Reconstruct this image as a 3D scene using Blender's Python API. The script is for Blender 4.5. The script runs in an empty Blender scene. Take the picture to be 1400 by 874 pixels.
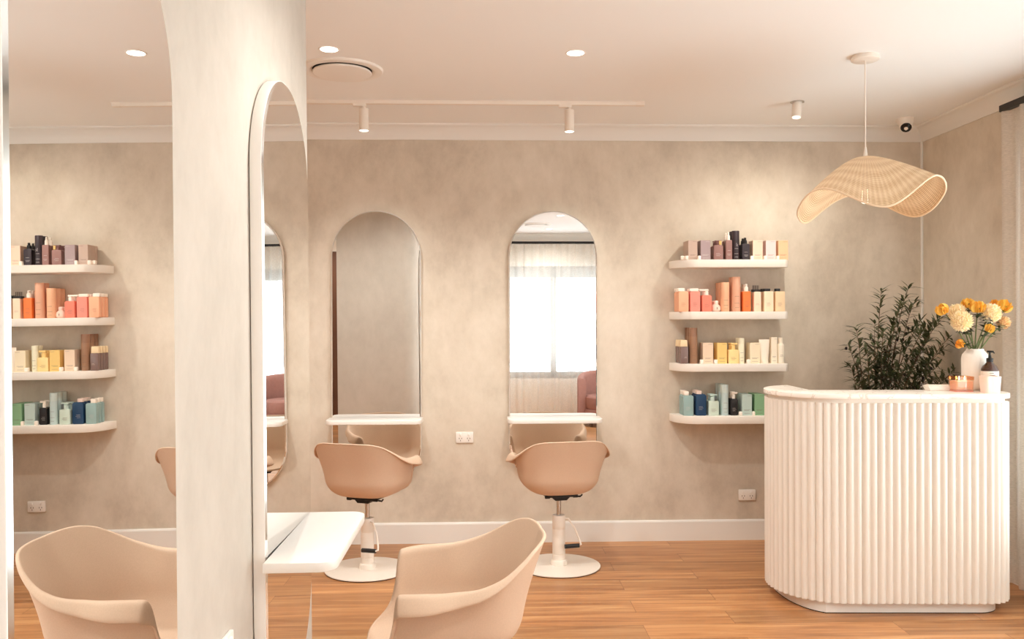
import bpy, bmesh, math, random
from mathutils import Vector, Matrix
random.seed(7)
PI = math.pi
C = bpy.context.scene.collection
sin, cos = math.sin, math.cos

# ------------------------------------------------------------------ place
# X along the back wall, Y into the room (camera stands at Y=0), Z up; metres
EYE = 1.4725          # camera height
DEPTH = 5.723         # camera to back wall
FOCAL = 1180.0        # focal length for a 1400 px wide frame
YAW = math.atan(40 / 1180)
ROLL = 0.0025
CEIL = 2.758
XR = 2.965            # right wall
XL = -3.2             # left wall
YREAR = -1.52         # rear wall
LEAN = -0.0075        # the dividing wall is slightly out of plumb

# ------------------------------------------------------------------ colour / materials
def lin(c):
    return tuple((x / 12.92 if x <= 0.04045 else ((x + 0.055) / 1.055) ** 2.4) for x in c)
def rgb(r, g, b):
    return lin((r / 255, g / 255, b / 255)) + (1.0,)

def mat(name, col, rough=0.5, metal=0.0, spec=0.5, noise=0.0, nscale=40, bump=0.0, bscale=120, coat=0.0, emit=None, estr=0.0, sss=0.0, trans=0.0, ior=1.45):
    m = bpy.data.materials.new(name); m.use_nodes = True
    nt = m.node_tree; b = nt.nodes['Principled BSDF']
    b.inputs['Base Color'].default_value = col
    b.inputs['Roughness'].default_value = rough
    b.inputs['Metallic'].default_value = metal
    b.inputs['Specular IOR Level'].default_value = spec
    b.inputs['Coat Weight'].default_value = coat
    b.inputs['Transmission Weight'].default_value = trans
    b.inputs['IOR'].default_value = ior
    if sss:
        b.inputs['Subsurface Weight'].default_value = sss
        b.inputs['Subsurface Scale'].default_value = 0.01
    if emit:
        b.inputs['Emission Color'].default_value = emit
        b.inputs['Emission Strength'].default_value = estr
    if noise or bump:
        tc = nt.nodes.new('ShaderNodeTexCoord')
    if noise:
        n = nt.nodes.new('ShaderNodeTexNoise'); n.inputs['Scale'].default_value = nscale; n.inputs['Detail'].default_value = 4
        nt.links.new(tc.outputs['Object'], n.inputs['Vector'])
        mx = nt.nodes.new('ShaderNodeMix'); mx.data_type = 'RGBA'
        mx.inputs[6].default_value = tuple(max(0, x * (1 - noise)) for x in col[:3]) + (1,)
        mx.inputs[7].default_value = tuple(min(1, x * (1 + noise)) for x in col[:3]) + (1,)
        nt.links.new(n.outputs['Fac'], mx.inputs[0]); nt.links.new(mx.outputs[2], b.inputs['Base Color'])
    if bump:
        n2 = nt.nodes.new('ShaderNodeTexNoise'); n2.inputs['Scale'].default_value = bscale; n2.inputs['Detail'].default_value = 3
        nt.links.new(tc.outputs['Object'], n2.inputs['Vector'])
        bp = nt.nodes.new('ShaderNodeBump'); bp.inputs['Strength'].default_value = bump; bp.inputs['Distance'].default_value = 0.002
        nt.links.new(n2.outputs['Fac'], bp.inputs['Height']); nt.links.new(bp.outputs['Normal'], b.inputs['Normal'])
    return m

def ramp(nt, fac, stops):
    r = nt.nodes.new('ShaderNodeValToRGB')
    while len(r.color_ramp.elements) < len(stops): r.color_ramp.elements.new(0.5)
    for e, (p, c) in zip(r.color_ramp.elements, stops): e.position = p; e.color = c
    nt.links.new(fac, r.inputs['Fac'])
    return r.outputs['Color']

def limewash(name, lo, mid, hi):
    m = bpy.data.materials.new(name); m.use_nodes = True
    nt = m.node_tree; b = nt.nodes['Principled BSDF']
    b.inputs['Roughness'].default_value = 0.85; b.inputs['Specular IOR Level'].default_value = 0.2
    tc = nt.nodes.new('ShaderNodeTexCoord')
    mp = nt.nodes.new('ShaderNodeMapping'); mp.inputs['Scale'].default_value = (1, 1, 0.7)
    nt.links.new(tc.outputs['Object'], mp.inputs['Vector'])
    n1 = nt.nodes.new('ShaderNodeTexNoise'); n1.inputs['Scale'].default_value = 1.5; n1.inputs['Detail'].default_value = 9; n1.inputs['Roughness'].default_value = 0.62; n1.inputs['Distortion'].default_value = 0.5
    n2 = nt.nodes.new('ShaderNodeTexNoise'); n2.inputs['Scale'].default_value = 9; n2.inputs['Detail'].default_value = 10; n2.inputs['Roughness'].default_value = 0.7
    nt.links.new(mp.outputs['Vector'], n1.inputs['Vector']); nt.links.new(mp.outputs['Vector'], n2.inputs['Vector'])
    mm = nt.nodes.new('ShaderNodeMix'); mm.inputs[0].default_value = 0.38
    nt.links.new(n1.outputs['Fac'], mm.inputs[2]); nt.links.new(n2.outputs['Fac'], mm.inputs[3])
    col = ramp(nt, mm.outputs[0], [(0.33, lo), (0.5, mid), (0.68, hi)])
    nt.links.new(col, b.inputs['Base Color'])
    bp = nt.nodes.new('ShaderNodeBump'); bp.inputs['Strength'].default_value = 0.12; bp.inputs['Distance'].default_value = 0.004
    nt.links.new(n2.outputs['Fac'], bp.inputs['Height']); nt.links.new(bp.outputs['Normal'], b.inputs['Normal'])
    return m

def floor_mat():
    m = bpy.data.materials.new('oak_planks'); m.use_nodes = True
    nt = m.node_tree; b = nt.nodes['Principled BSDF']
    b.inputs['Roughness'].default_value = 0.36; b.inputs['Specular IOR Level'].default_value = 0.5
    tc = nt.nodes.new('ShaderNodeTexCoord')
    br = nt.nodes.new('ShaderNodeTexBrick'); br.offset = 0.37; br.offset_frequency = 2
    br.inputs['Color1'].default_value = (0, 0, 0, 1); br.inputs['Color2'].default_value = (1, 1, 1, 1); br.inputs['Mortar'].default_value = (0.4, 0.4, 0.4, 1)
    br.inputs['Scale'].default_value = 1; br.inputs['Mortar Size'].default_value = 0.0012; br.inputs['Mortar Smooth'].default_value = 0.3
    br.inputs['Brick Width'].default_value = 1.22; br.inputs['Row Height'].default_value = 0.18
    nt.links.new(tc.outputs['Object'], br.inputs['Vector'])
    # grain, shifted plank by plank
    mp = nt.nodes.new('ShaderNodeMapping'); mp.inputs['Scale'].default_value = (0.9, 17, 1)
    ad = nt.nodes.new('ShaderNodeVectorMath'); ad.operation = 'ADD'
    sc = nt.nodes.new('ShaderNodeVectorMath'); sc.operation = 'SCALE'; sc.inputs['Scale'].default_value = 7.0
    nt.links.new(br.outputs['Color'], sc.inputs[0])
    nt.links.new(tc.outputs['Object'], mp.inputs['Vector']); nt.links.new(mp.outputs['Vector'], ad.inputs[0]); nt.links.new(sc.outputs[0], ad.inputs[1])
    n = nt.nodes.new('ShaderNodeTexNoise'); n.inputs['Scale'].default_value = 1.6; n.inputs['Detail'].default_value = 8; n.inputs['Roughness'].default_value = 0.62; n.inputs['Distortion'].default_value = 0.7
    nt.links.new(ad.outputs[0], n.inputs['Vector'])
    grain = ramp(nt, n.outputs['Fac'], [(0.3, rgb(148, 98, 60)), (0.5, rgb(184, 129, 83)), (0.7, rgb(208, 160, 110))])
    tone = ramp(nt, br.outputs['Color'], [(0.0, (0.72, 0.72, 0.72, 1)), (1.0, (1.08, 1.06, 1.04, 1))])
    mu = nt.nodes.new('ShaderNodeMix'); mu.data_type = 'RGBA'; mu.blend_type = 'MULTIPLY'; mu.inputs[0].default_value = 1
    nt.links.new(grain, mu.inputs[6]); nt.links.new(tone, mu.inputs[7])
    mo = nt.nodes.new('ShaderNodeMix'); mo.data_type = 'RGBA'; mo.inputs[7].default_value = rgb(110, 70, 44)
    nt.links.new(br.outputs['Fac'], mo.inputs[0]); nt.links.new(mu.outputs[2], mo.inputs[6])
    nt.links.new(mo.outputs[2], b.inputs['Base Color'])
    return m

def marble_mat():
    m = bpy.data.materials.new('marble'); m.use_nodes = True
    nt = m.node_tree; b = nt.nodes['Principled BSDF']
    b.inputs['Roughness'].default_value = 0.25
    tc = nt.nodes.new('ShaderNodeTexCoord')
    n = nt.nodes.new('ShaderNodeTexNoise'); n.inputs['Scale'].default_value = 3.2; n.inputs['Detail'].default_value = 9; n.inputs['Distortion'].default_value = 1.6
    nt.links.new(tc.outputs['Object'], n.inputs['Vector'])
    w = rgb(246, 240, 232)
    col = ramp(nt, n.outputs['Fac'], [(0.40, w), (0.485, w), (0.50, rgb(214, 202, 190)), (0.515, w), (0.7, rgb(240, 232, 224))])
    nt.links.new(col, b.inputs['Base Color'])
    return m

def sheer_mat(name, transp, col):
    m = bpy.data.materials.new(name); m.use_nodes = True
    nt = m.node_tree; nt.nodes.clear()
    out = nt.nodes.new('ShaderNodeOutputMaterial')
    tr = nt.nodes.new('ShaderNodeBsdfTransparent'); tl = nt.nodes.new('ShaderNodeBsdfTranslucent'); df = nt.nodes.new('ShaderNodeBsdfDiffuse')
    tl.inputs['Color'].default_value = col; df.inputs['Color'].default_value = col
    a = nt.nodes.new('ShaderNodeMixShader'); a.inputs[0].default_value = 0.5
    nt.links.new(tl.outputs[0], a.inputs[1]); nt.links.new(df.outputs[0], a.inputs[2])
    # fine woven threads
    tc = nt.nodes.new('ShaderNodeTexCoord'); mp = nt.nodes.new('ShaderNodeMapping'); mp.inputs['Scale'].default_value = (40, 40, 160)
    n = nt.nodes.new('ShaderNodeTexNoise'); n.inputs['Scale'].default_value = 1.5; n.inputs['Detail'].default_value = 2
    nt.links.new(tc.outputs['Object'], mp.inputs['Vector']); nt.links.new(mp.outputs['Vector'], n.inputs['Vector'])
    mr = nt.nodes.new('ShaderNodeMapRange'); mr.inputs['From Min'].default_value = 0.3; mr.inputs['From Max'].default_value = 0.7
    mr.inputs['To Min'].default_value = max(0, 1 - transp - 0.07); mr.inputs['To Max'].default_value = min(1, 1 - transp + 0.07)
    nt.links.new(n.outputs['Fac'], mr.inputs['Value'])
    b = nt.nodes.new('ShaderNodeMixShader')
    nt.links.new(mr.outputs['Result'], b.inputs[0])
    nt.links.new(tr.outputs[0], b.inputs[1]); nt.links.new(a.outputs[0], b.inputs[2])
    nt.links.new(b.outputs[0], out.inputs['Surface'])
    return m

def thin_glass(name, tint=(1, 1, 1, 1), gloss=0.08):
    m = bpy.data.materials.new(name); m.use_nodes = True
    nt = m.node_tree; nt.nodes.clear()
    out = nt.nodes.new('ShaderNodeOutputMaterial')
    tr = nt.nodes.new('ShaderNodeBsdfTransparent'); tr.inputs['Color'].default_value = tint
    gl = nt.nodes.new('ShaderNodeBsdfGlossy'); gl.inputs['Roughness'].default_value = 0.02
    mx = nt.nodes.new('ShaderNodeMixShader'); mx.inputs[0].default_value = gloss
    nt.links.new(tr.outputs[0], mx.inputs[1]); nt.links.new(gl.outputs[0], mx.inputs[2]); nt.links.new(mx.outputs[0], out.inputs['Surface'])
    return m

def rattan_mat():
    m = bpy.data.materials.new('rattan_weave'); m.use_nodes = True
    nt = m.node_tree; nt.nodes.clear()
    out = nt.nodes.new('ShaderNodeOutputMaterial')
    uv = nt.nodes.new('ShaderNodeUVMap'); uv.uv_map = 'weave'
    sp = nt.nodes.new('ShaderNodeSeparateXYZ'); nt.links.new(uv.outputs[0], sp.inputs[0])
    def mth(op, a, b=None):
        n = nt.nodes.new('ShaderNodeMath'); n.operation = op
        for i, v in enumerate((a, b)):
            if v is None: continue
            if isinstance(v, (int, float)): n.inputs[i].default_value = v
            else: nt.links.new(v, n.inputs[i])
        return n.outputs[0]
    su = mth('SINE', mth('MULTIPLY', sp.outputs[0], 2 * PI * 84))       # stakes
    rows = mth('MULTIPLY', sp.outputs[1], PI * 62)
    sv = mth('ABSOLUTE', mth('SINE', rows))                             # strands
    hgt = mth('ADD', mth('MULTIPLY', su, 0.35), sv)
    colr = ramp(nt, mth('MULTIPLY', mth('ADD', mth('MULTIPLY', su, 0.16), mth('ADD', mth('MULTIPLY', sv, 0.9), mth('MULTIPLY', mth('SINE', mth('MULTIPLY', sp.outputs[1], 38.0)), 0.14))), 0.85), [(0.05, rgb(190, 150, 108)), (0.4, rgb(226, 196, 156)), (0.95, rgb(246, 226, 196))])
    df = nt.nodes.new('ShaderNodeBsdfPrincipled'); df.inputs['Roughness'].default_value = 0.55
    nt.links.new(colr, df.inputs['Base Color'])
    bp = nt.nodes.new('ShaderNodeBump'); bp.inputs['Strength'].default_value = 0.5; bp.inputs['Distance'].default_value = 0.003
    nt.links.new(hgt, bp.inputs['Height']); nt.links.new(bp.outputs[0], df.inputs['Normal'])
    tl = nt.nodes.new('ShaderNodeBsdfTranslucent'); nt.links.new(colr, tl.inputs['Color'])
    a = nt.nodes.new('ShaderNodeMixShader'); a.inputs[0].default_value = 0.16
    nt.links.new(df.outputs[0], a.inputs[1]); nt.links.new(tl.outputs[0], a.inputs[2])
    hole = mth('GREATER_THAN', mth('SUBTRACT', mth('MULTIPLY', su, -1), sv), 0.74)   # gaps between strands
    tr = nt.nodes.new('ShaderNodeBsdfTransparent')
    b = nt.nodes.new('ShaderNodeMixShader'); nt.links.new(hole, b.inputs[0])
    nt.links.new(a.outputs[0], b.inputs[1]); nt.links.new(tr.outputs[0], b.inputs[2]); nt.links.new(b.outputs[0], out.inputs['Surface'])
    return m

def emit_mat(name, col, s):
    m = bpy.data.materials.new(name); m.use_nodes = True
    nt = m.node_tree; nt.nodes.clear()
    out = nt.nodes.new('ShaderNodeOutputMaterial'); e = nt.nodes.new('ShaderNodeEmission')
    e.inputs['Color'].default_value = col; e.inputs['Strength'].default_value = s
    nt.links.new(e.outputs[0], out.inputs['Surface'])
    return m

M = {}
M['wall'] = limewash('limewash_beige', rgb(188, 176, 160), rgb(212, 201, 185), rgb(227, 217, 203))
M['divider'] = limewash('limewash_pale', rgb(188, 181, 171), rgb(201, 194, 184), rgb(211, 204, 195))
M['ceiling'] = mat('ceiling_paint', rgb(243, 243, 241), 0.9, spec=0.2)
M['plain'] = mat('plain_wall_paint', rgb(246, 241, 232), 0.9, spec=0.2)  # near-white so the rear and left walls bounce more light
M['trim'] = mat('trim_paint', rgb(233, 231, 226), 0.5, spec=0.4)
M['floor'] = floor_mat()
M['white'] = mat('white_satin', rgb(240, 236, 230), 0.4)
M['shelf'] = mat('shelf_laminate', rgb(238, 231, 222), 0.45)
M['flute'] = mat('fluted_white', rgb(230, 224, 215), 0.45)
M['marble'] = marble_mat()
M['mirror'] = mat('mirror_silver', (0.93, 0.93, 0.92, 1), 0.0, metal=1.0)
M['bevel'] = mat('mirror_bevel', (0.86, 0.88, 0.88, 1), 0.08, metal=1.0)
M['shell'] = mat('chair_shell', rgb(213, 186, 162), 0.75, spec=0.25, noise=0.09, nscale=260, bump=0.05, bscale=500)
M['steel'] = mat('brushed_steel', (0.62, 0.6, 0.57, 1), 0.22, metal=1.0)
M['black'] = mat('black_plastic', rgb(24, 22, 22), 0.45)
M['blackgloss'] = mat('black_gloss', rgb(14, 13, 14), 0.12)
M['enamel'] = mat('white_enamel', rgb(238, 229, 218), 0.35)
M['lamp'] = emit_mat('lamp_lens', (1.0, 0.93, 0.82, 1), 9.0)
M['bulb'] = emit_mat('bulb_glow', (1.0, 0.90, 0.74, 1), 4.0)
M['flame'] = emit_mat('candle_flame', (1.0, 0.82, 0.5, 1), 22.0)
M['rattan'] = rattan_mat()
M['cane'] = mat('cane_rim', rgb(236, 212, 180), 0.5)
M['canedark'] = mat('cane_frame', rgb(206, 160, 112), 0.5)
M['sheer'] = sheer_mat('sheer_fabric', 0.42, (0.90, 0.87, 0.82, 1))
M['linen'] = sheer_mat('linen_fabric', 0.22, (0.86, 0.81, 0.74, 1))
M['pane'] = thin_glass('window_glass')
M['winframe'] = mat('window_frame_grey', rgb(124, 117, 110), 0.5)
M['door'] = mat('dark_timber', rgb(98, 62, 42), 0.5, noise=0.15, nscale=6)
M['velvet'] = mat('pink_velvet', rgb(166, 124, 115), 0.8, spec=0.2, noise=0.1, nscale=25)
M['leaf'] = mat('olive_leaf', rgb(80, 86, 54), 0.5, noise=0.35, nscale=14)
M['bark'] = mat('olive_bark', rgb(104, 84, 66), 0.8)
M['olive'] = mat('olive_fruit', rgb(38, 24, 26), 0.35)
M['pot'] = mat('clay_pot', rgb(198, 178, 158), 0.8, noise=0.1, nscale=10)
M['soil'] = mat('potting_soil', rgb(58, 42, 32), 0.95, noise=0.3, nscale=60)
M['ceramic'] = mat('vase_ceramic', rgb(243, 236, 227), 0.6)
M['stem'] = mat('flower_stem', rgb(112, 122, 74), 0.6)
M['greens'] = mat('flower_leaf', rgb(66, 76, 48), 0.55)
M['rose'] = mat('rose_yellow', rgb(250, 196, 84), 0.6, noise=0.12, nscale=40, sss=0.15)
M['rosedeep'] = mat('rose_orange', rgb(246, 172, 62), 0.6, noise=0.12, nscale=40, sss=0.15)
M['mum'] = mat('mum_cream', rgb(255, 240, 208), 0.6, sss=0.15)
M['peach'] = mat('bloom_peach', rgb(252, 220, 172), 0.6, sss=0.15)
M['amber'] = mat('amber_glass', rgb(86, 48, 30), 0.08, trans=0.5, coat=0.5)
M['paper'] = mat('paper_label', rgb(244, 232, 218), 0.7)
M['ink'] = mat('ink', rgb(96, 84, 78), 0.7)
M['candleglass'] = thin_glass('candle_glass', (1.0, 0.92, 0.86, 1), 0.10)
M['candlerim'] = mat('candle_glass_rim', rgb(222, 138, 96), 0.1, trans=0.5)
M['wax'] = mat('pink_wax', rgb(255, 204, 176), 0.5, sss=0.5)
M['cupglass'] = mat('blush_ribbed_glass', rgb(248, 226, 212), 0.35, sss=0.2)

_cols = {}
def cm(r, g, b, rough=0.45):
    k = (r, g, b, rough)
    if k not in _cols: _cols[k] = mat('pack_%d' % len(_cols), rgb(r, g, b), rough)
    return _cols[k]

# ------------------------------------------------------------------ mesh helper
class B:
    def __init__(s): s.bm = bmesh.new()
    def _add(s, verts, faces):
        vs = [s.bm.verts.new(v) for v in verts]
        for f in faces:
            try: s.bm.faces.new([vs[i] for i in f])
            except ValueError: pass
        return vs
    def box(s, c, d, bev=0.0, seg=2, rot=None):
        bm2 = bmesh.new(); bmesh.ops.create_cube(bm2, size=1)
        bmesh.ops.scale(bm2, vec=d, verts=bm2.verts)
        if bev: bmesh.ops.bevel(bm2, geom=bm2.edges[:], offset=bev, segments=seg, profile=0.5, affect='EDGES')
        if rot: bmesh.ops.transform(bm2, matrix=rot.to_4x4(), verts=bm2.verts)
        bmesh.ops.translate(bm2, vec=c, verts=bm2.verts)
        s.merge(bm2); return s
    def merge(s, bm2):
        me = bpy.data.meshes.new('tmp'); bm2.to_mesh(me); bm2.free(); s.bm.from_mesh(me); bpy.data.meshes.remove(me)
    def lathe(s, prof, n=32, c=(0, 0, 0), closed=False, mtx=None):
        verts, rows = [], []
        for r, z in prof:
            if r < 1e-6: rows.append([len(verts)]); verts.append(Vector((0, 0, z)))
            else:
                rows.append(list(range(len(verts), len(verts) + n)))
                verts += [Vector((r * cos(2 * PI * i / n), r * sin(2 * PI * i / n), z)) for i in range(n)]
        faces = []
        pr = list(zip(rows, rows[1:]))
        if closed: pr.append((rows[-1], rows[0]))
        for a, b in pr:
            for i in range(n):
                j = (i + 1) % n
                if len(a) == 1 and len(b) == 1: continue
                if len(a) == 1: faces.append((a[0], b[j], b[i]))
                elif len(b) == 1: faces.append((a[i], a[j], b[0]))
                else: faces.append((a[i], a[j], b[j], b[i]))
        if mtx: verts = [mtx @ v for v in verts]
        s._add([v + Vector(c) for v in verts], faces); return s
    def prism(s, pts, lo, hi, axis='z', bev=0.0, seg=2):
        bm2 = bmesh.new()
        def p3(p, t):
            return {'z': (p[0], p[1], t), 'y': (p[0], t, p[1]), 'x': (t, p[0], p[1])}[axis]
        a = [bm2.verts.new(p3(p, lo)) for p in pts]; b = [bm2.verts.new(p3(p, hi)) for p in pts]
        n = len(pts)
        f1 = bm2.faces.new(a); f2 = bm2.faces.new(b)
        for i in range(n): bm2.faces.new((a[i], a[(i + 1) % n], b[(i + 1) % n], b[i]))
        bmesh.ops.recalc_face_normals(bm2, faces=bm2.faces)
        if bev:
            es = [e for e in bm2.edges if (f1 in e.link_faces or f2 in e.link_faces)]
            bmesh.ops.bevel(bm2, geom=es, offset=bev, segments=seg, profile=0.5, affect='EDGES')
        s.merge(bm2); return s
    def tube(s, pts, r, n=8, cap=True):
        pts = [Vector(p) for p in pts]; rs = r if isinstance(r, (list, tuple)) else [r] * len(pts)
        verts, faces = [], []
        up = Vector((0.13, 0.31, 0.94)).normalized(); prev = None
        for i, p in enumerate(pts):
            d = (pts[min(i + 1, len(pts) - 1)] - pts[max(i - 1, 0)]).normalized()
            a = (prev if prev is not None else up)
            a = (a - d * a.dot(d)); a = a.normalized() if a.length > 1e-5 else d.orthogonal().normalized()
            b = d.cross(a); prev = a
            for k in range(n):
                t = 2 * PI * k / n; verts.append(p + (a * cos(t) + b * sin(t)) * rs[i])
        for i in range(len(pts) - 1):
            for k in range(n):
                j = (k + 1) % n; faces.append((i * n + k, i * n + j, (i + 1) * n + j, (i + 1) * n + k))
        if cap: faces += [tuple(range(n))[::-1], tuple(range((len(pts) - 1) * n, len(pts) * n))]
        s._add(verts, faces); return s
    def loop_tube(s, pts, r, n=8):
        pts = [Vector(p) for p in pts]; N = len(pts); verts, faces = [], []
        for i, p in enumerate(pts):
            d = (pts[(i + 1) % N] - pts[i - 1]).normalized()
            a = Vector((0, 0, 1)); a = (a - d * a.dot(d)).normalized(); b = d.cross(a)
            for k in range(n):
                t = 2 * PI * k / n; verts.append(p + (a * cos(t) + b * sin(t)) * r)
        for i in range(N):
            for k in range(n):
                j = (k + 1) % n; i2 = (i + 1) % N
                faces.append((i * n + k, i * n + j, i2 * n + j, i2 * n + k))
        s._add(verts, faces); return s
    def grid(s, rows, close=False):
        nr, nc = len(rows), len(rows[0])
        verts = [v for r in rows for v in r]; faces = []
        for i in range(nr - 1):
            for j in range(nc if close else nc - 1):
                k = (j + 1) % nc
                faces.append((i * nc + j, i * nc + k, (i + 1) * nc + k, (i + 1) * nc + j))
        s._add(verts, faces); return s
    def sphere(s, c, r, n=16, sc=(1, 1, 1)):
        bm2 = bmesh.new(); bmesh.ops.create_uvsphere(bm2, u_segments=n, v_segments=max(6, n // 2), radius=r)
        bmesh.ops.scale(bm2, vec=sc, verts=bm2.verts); bmesh.ops.translate(bm2, vec=c, verts=bm2.verts)
        s.merge(bm2); return s
    def build(s, name, m, parent=None, smooth=35, recalc=True):
        if recalc: bmesh.ops.recalc_face_normals(s.bm, faces=s.bm.faces)
        me = bpy.data.meshes.new(name); s.bm.to_mesh(me); s.bm.free()
        if m: me.materials.append(m)
        if smooth:
            for p in me.polygons: p.use_smooth = True
            me.set_sharp_from_angle(angle=math.radians(smooth))
        o = bpy.data.objects.new(name, me); C.objects.link(o)
        if parent: o.parent = parent
        return o

def tag(o, label, cat, group=None):
    o['label'] = label; o['category'] = cat
    if group: o['group'] = group
    return o
def thing(name, label, cat, loc=(0, 0, 0), rz=0.0, group=None):
    o = bpy.data.objects.new(name, None); C.objects.link(o); o.empty_display_size = 0.05
    o.location = loc; o.rotation_euler = (0, 0, rz)
    return tag(o, label, cat, group)
def struct(o, label, cat):
    o['kind'] = 'structure'; o['label'] = label; o['category'] = cat
    return o
def dup(root, label=None):
    r = root.copy(); C.objects.link(r)
    if label: r['label'] = label
    for ch in list(root.children):
        c = ch.copy(); C.objects.link(c); c.parent = r
        for g in list(ch.children):
            d = g.copy(); C.objects.link(d); d.parent = c
    return r

# pixel of the 1400x874 photograph -> where its ray meets the plane at depth Y (used for the survey of the wall)
def ray(px, py):
    dx, dy = px - 700, py - 438
    x = dx - ROLL * dy; y = dy + ROLL * dx
    t = math.tan(math.atan(x / FOCAL) + YAW)
    return t, -y / FOCAL * (cos(YAW) + t * sin(YAW))
def at(px, py, Y):
    t, s = ray(px, py); return Vector((t * Y, Y, EYE + s * Y))

# ------------------------------------------------------------------ room shell
WT = 0.12
b = B(); b.box(((XL + XR) / 2, (DEPTH + YREAR) / 2, -0.05), (XR - XL + 0.4, DEPTH - YREAR + 0.4, 0.1))
struct(b.build('floor', M['floor'], smooth=0), 'warm oak plank floor', 'floor')
b = B(); b.box(((XL + XR) / 2, (DEPTH + YREAR) / 2, CEIL + 0.05), (XR - XL + 0.4, DEPTH - YREAR + 0.4, 0.1))
struct(b.build('ceiling', M['ceiling'], smooth=0), 'off-white plaster ceiling', 'ceiling')
b = B(); b.box(((XL + XR) / 2, DEPTH + WT / 2, CEIL / 2), (XR - XL + 2 * WT, WT, CEIL))
struct(b.build('wall_back', M['wall'], smooth=0), 'beige limewashed back wall behind the shelves and mirrors', 'wall')
b = B(); b.box((XL - WT / 2, (DEPTH + YREAR) / 2, CEIL / 2), (WT, DEPTH - YREAR, CEIL))
struct(b.build('wall_left', M['plain'], smooth=0), 'whitened wall at the far side of the dividing wall', 'wall')
# right wall with its window opening
RW = (0.0, 4.40, 0.25, 2.42)        # y0,y1,z0,z1
b = B()
x = XR + WT / 2
b.box((x, (RW[1] + DEPTH) / 2, CEIL / 2), (WT, DEPTH - RW[1], CEIL)); b.box((x, (RW[0] + YREAR) / 2, CEIL / 2), (WT, RW[0] - YREAR, CEIL))
b.box((x, (RW[0] + RW[1]) / 2, RW[2] / 2), (WT, RW[1] - RW[0], RW[2])); b.box((x, (RW[0] + RW[1]) / 2, (RW[3] + CEIL) / 2), (WT, RW[1] - RW[0], CEIL - RW[3]))
struct(b.build('wall_right', M['wall'], smooth=0), 'beige limewashed wall on the right beside the linen curtain', 'wall')
# rear wall with its window opening and door opening
QW = (-0.45, 2.70, 0.60, 2.28)
QD = (-2.80, -1.55, 2.50)
b = B(); y = YREAR - WT / 2
for x0, x1, z0, z1 in ((XL - WT, QD[0], 0, CEIL), (QD[0], QD[1], QD[2], CEIL), (QD[1], QW[0], 0, CEIL), (QW[0], QW[1], 0, QW[2]), (QW[0], QW[1], QW[3], CEIL), (QW[1], XR + WT, 0, CEIL)):
    b.box(((x0 + x1) / 2, y, (z0 + z1) / 2), (x1 - x0, WT, z1 - z0))
struct(b.build('wall_rear', M['plain'], smooth=0), 'wall behind the camera with the sheer curtained window', 'wall')
b = B(); b.box(((QD[0] + QD[1]) / 2, YREAR - 0.05, QD[2] / 2), (QD[1] - QD[0], 0.05, QD[2]), 0.003)
dr = struct(b.build('door_1', M['door'], smooth=0), 'dark brown timber door, a strip of it seen in the left wall mirror', 'door')
b = B(); b.tube([(QD[1] - 0.1, YREAR - 0.02, 1.0), (QD[1] - 0.1, YREAR + 0.03, 1.0), (QD[1] - 0.22, YREAR + 0.03, 1.0)], 0.009)
b.build('handle', M['steel'], dr)

def window(name, axis, a0, a1, z0, z1, pos, mull, label):
    f = B(); w = 0.055; d = 0.07
    def bar(u0, u1, v0, v1):
        if axis == 'x': f.box(((u0 + u1) / 2, pos, (v0 + v1) / 2), (u1 - u0, d, v1 - v0), 0.004)
        else: f.box((pos, (u0 + u1) / 2, (v0 + v1) / 2), (d, u1 - u0, v1 - v0), 0.004)
    bar(a0, a0 + w, z0, z1); bar(a1 - w, a1, z0, z1)
    bar(a0, a1, z0, z0 + 0.10); bar(a0, a1, z1 - 0.17, z1)
    for m_ in mull: bar(m_ - 0.045, m_ + 0.045, z0, z1)
    root = struct(f.build(name, M['winframe']), label, 'window')
    g = B(); es = [a0] + list(mull) + [a1]
    for u0, u1 in zip(es, es[1:]):
        c = ((u0 + u1) / 2, pos, (z0 + z1) / 2) if axis == 'x' else (pos, (u0 + u1) / 2, (z0 + z1) / 2)
        dd = (u1 - u0, 0.004, z1 - z0) if axis == 'x' else (0.004, u1 - u0, z1 - z0)
        pb = B(); pb.box(c, dd); pb.build('pane', M['pane'], root, smooth=0)
    g.bm.free()
    return root
window('window_1', 'x', QW[0], QW[1], QW[2], QW[3], YREAR - 0.05, [1.06], 'grey framed rear window seen through the sheer curtain in the mirror')
window('window_2', 'y', RW[0], RW[1], RW[2], RW[3], XR + 0.05, [1.45, 2.95], 'grey framed shopfront window behind the linen curtain')

# cornices: cove profile (distance from wall, height below ceiling)
COR = [(0, 0.092), (0.010, 0.092), (0.014, 0.082), (0.022, 0.062), (0.038, 0.040), (0.060, 0.022), (0.078, 0.014), (0.084, 0.014), (0.092, 0.008), (0.092, 0.0), (0, 0)]
def cornice(name, p0, p1, inward, label):
    p0, p1, inward = Vector(p0), Vector(p1), Vector(inward)
    d = (p1 - p0).normalized()
    bb = B(); rows = []
    for p, sgn in ((p0, 1), (p1, -1)):
        rows.append([p + inward * a + d * a * sgn + Vector((0, 0, CEIL - h)) for a, h in COR])
    bb.grid(rows, close=True)
    return struct(bb.build(name, M['trim'], smooth=30), label, 'cornice')
cornice('trim_1', (XL, DEPTH, 0), (XR, DEPTH, 0), (0, -1, 0), 'white coved cornice along the back wall')
cornice('trim_2', (XR, DEPTH, 0), (XR, YREAR, 0), (-1, 0, 0), 'white coved cornice along the right wall')
cornice('trim_3', (XR, YREAR, 0), (XL, YREAR, 0), (0, 1, 0), 'white coved cornice above the rear curtain')
cornice('trim_4', (XL, YREAR, 0), (XL, DEPTH, 0), (1, 0, 0), 'white coved cornice along the far left wall')
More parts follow.
